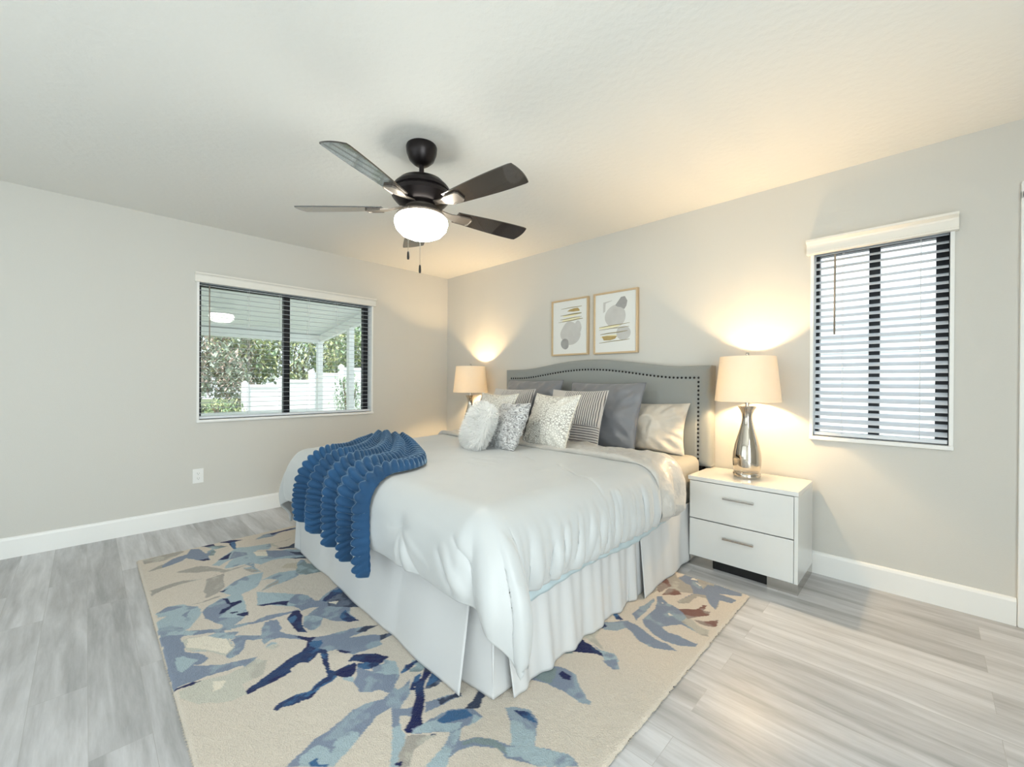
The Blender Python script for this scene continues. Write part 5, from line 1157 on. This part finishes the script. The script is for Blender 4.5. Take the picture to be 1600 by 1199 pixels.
def shrub(label, x, y, z, rx, ry, rz, n, seed, ls=.06, mats=(0, 1, 2, 3)):
    rnd = random.Random(seed); t = tag(empty('shrub', (x, y, z)), label, 'shrub', 'shrubs beyond the porch')
    bm = bmesh.new()
    for k in range(n):
        th = rnd.uniform(0, 2 * PI); c = rnd.uniform(-.55, 1); s = math.sqrt(1 - c * c); rad = rnd.uniform(.6, 1) * (1 + .18 * math.sin(3 * th + seed) + .12 * math.sin(7 * th))
        p = Vector((rx * s * math.cos(th) * rad, ry * s * math.sin(th) * rad, rz * .55 + rz * c * rad * .62))
        q = Matrix.Rotation(rnd.uniform(0, 6.3), 3, 'Z') @ Matrix.Rotation(rnd.uniform(-1.2, 1.2), 3, 'X')
        l = ls * rnd.uniform(.6, 1.4); w = l * .42
        vs_ = [bm.verts.new(p + q @ Vector(c_)) for c_ in ((0, 0, 0), (w * .5, l * .4, l * .06), (0, l, 0), (-w * .5, l * .4, l * .06))]
        fc = bm.faces.new(vs_); fc.material_index = rnd.choice(range(len(mats)))
    me = bpy.data.meshes.new('foliage'); bm.to_mesh(me); bm.free()
    for i in mats: me.materials.append(LEAFS[i])
    o = bpy.data.objects.new('foliage', me); C.objects.link(o); o.parent = t
    bm = bmesh.new()
    for k in range(7):
        a = rnd.uniform(0, 6.3); tube(bm, [(0, 0, -.05), (rx * .3 * math.cos(a), ry * .3 * math.sin(a), rz * .5), (rx * .6 * math.cos(a + .3), ry * .6 * math.sin(a + .3), rz * .95)], [.035, .02, .008], 6)
    from_bm('stems', bm, M_twig, t, True)
shrub('tall pale yellow-green shrub left of the fence beyond the porch', -8.2, -1.6, .4, 1.3, 1.9, 2.3, 9000, 1, .15, (0, 1, 2, 1))
shrub('broad grey-green shrub behind the low end of the fence', -8.6, 1.2, .4, 1.4, 2.0, 2.5, 9000, 2, .15, (0, 1, 3, 0))
shrub('tall green shrub behind the high end of the fence', -9.2, 3.9, .4, 1.5, 2.2, 2.6, 8000, 5, .16, (3, 1, 3))
shrub('grey leafy shrub at the far left of the yard', -6.9, -1.9, .35, 1.0, 1.3, 1.5, 8000, 3, .10, (1, 1, 2))
shrub('low bright green plant at the foot of the fence', -5.2, -1.35, .28, .35, .35, .45, 700, 4, .06, (3, 0))
shrub('small spiky plant in front of the high end of the fence', -4.9, .95, .25, .32, .32, .95, 900, 6, .07, (1, 3))

# ------------------------------------------------------------------ outside the narrow window: the neighbour's house
M_side = mat('white_lap_siding', (240, 242, 246), .6)
bm = bmesh.new()
for k in range(26):
    z = -.1 + k * .16
    A = [(1.5, 2.60, z), (7.5, 2.60, z), (7.5, 2.62, z + .16), (1.5, 2.62, z + .16)]
    bm.faces.new([bm.verts.new(p) for p in A]); bm.faces.new([bm.verts.new(p) for p in ((1.5, 2.62, z), (7.5, 2.62, z), (7.5, 2.60, z), (1.5, 2.60, z))])
box(bm, 1.5, 7.5, 2.63, 2.8, -.1, 4.06)
nh = tag(empty('neighbouring_house', (4.5, 2.7, 0)), 'white sided wall of the neighbouring house filling the narrow window', 'house')
o = from_bm('siding', bm, M_side); o.parent = nh; o.location = (-4.5, -2.7, 0)
struct(boxo('ground_side_yard', (1.2, 8, .15, 2.6, -.15, -.05), M_patio), 'pale side yard between the houses', 'ground')
# glazing for the unseen openings behind the camera
for nm, dd in (('window_3', (XR_ + .03, XR_ + .036, -4.6, -2.4, .02, 2.15)), ('window_4', (.9, 4.3, YB - .036, YB - .03, .3, 2.3))):
    struct(boxo(nm, dd, M_glass))
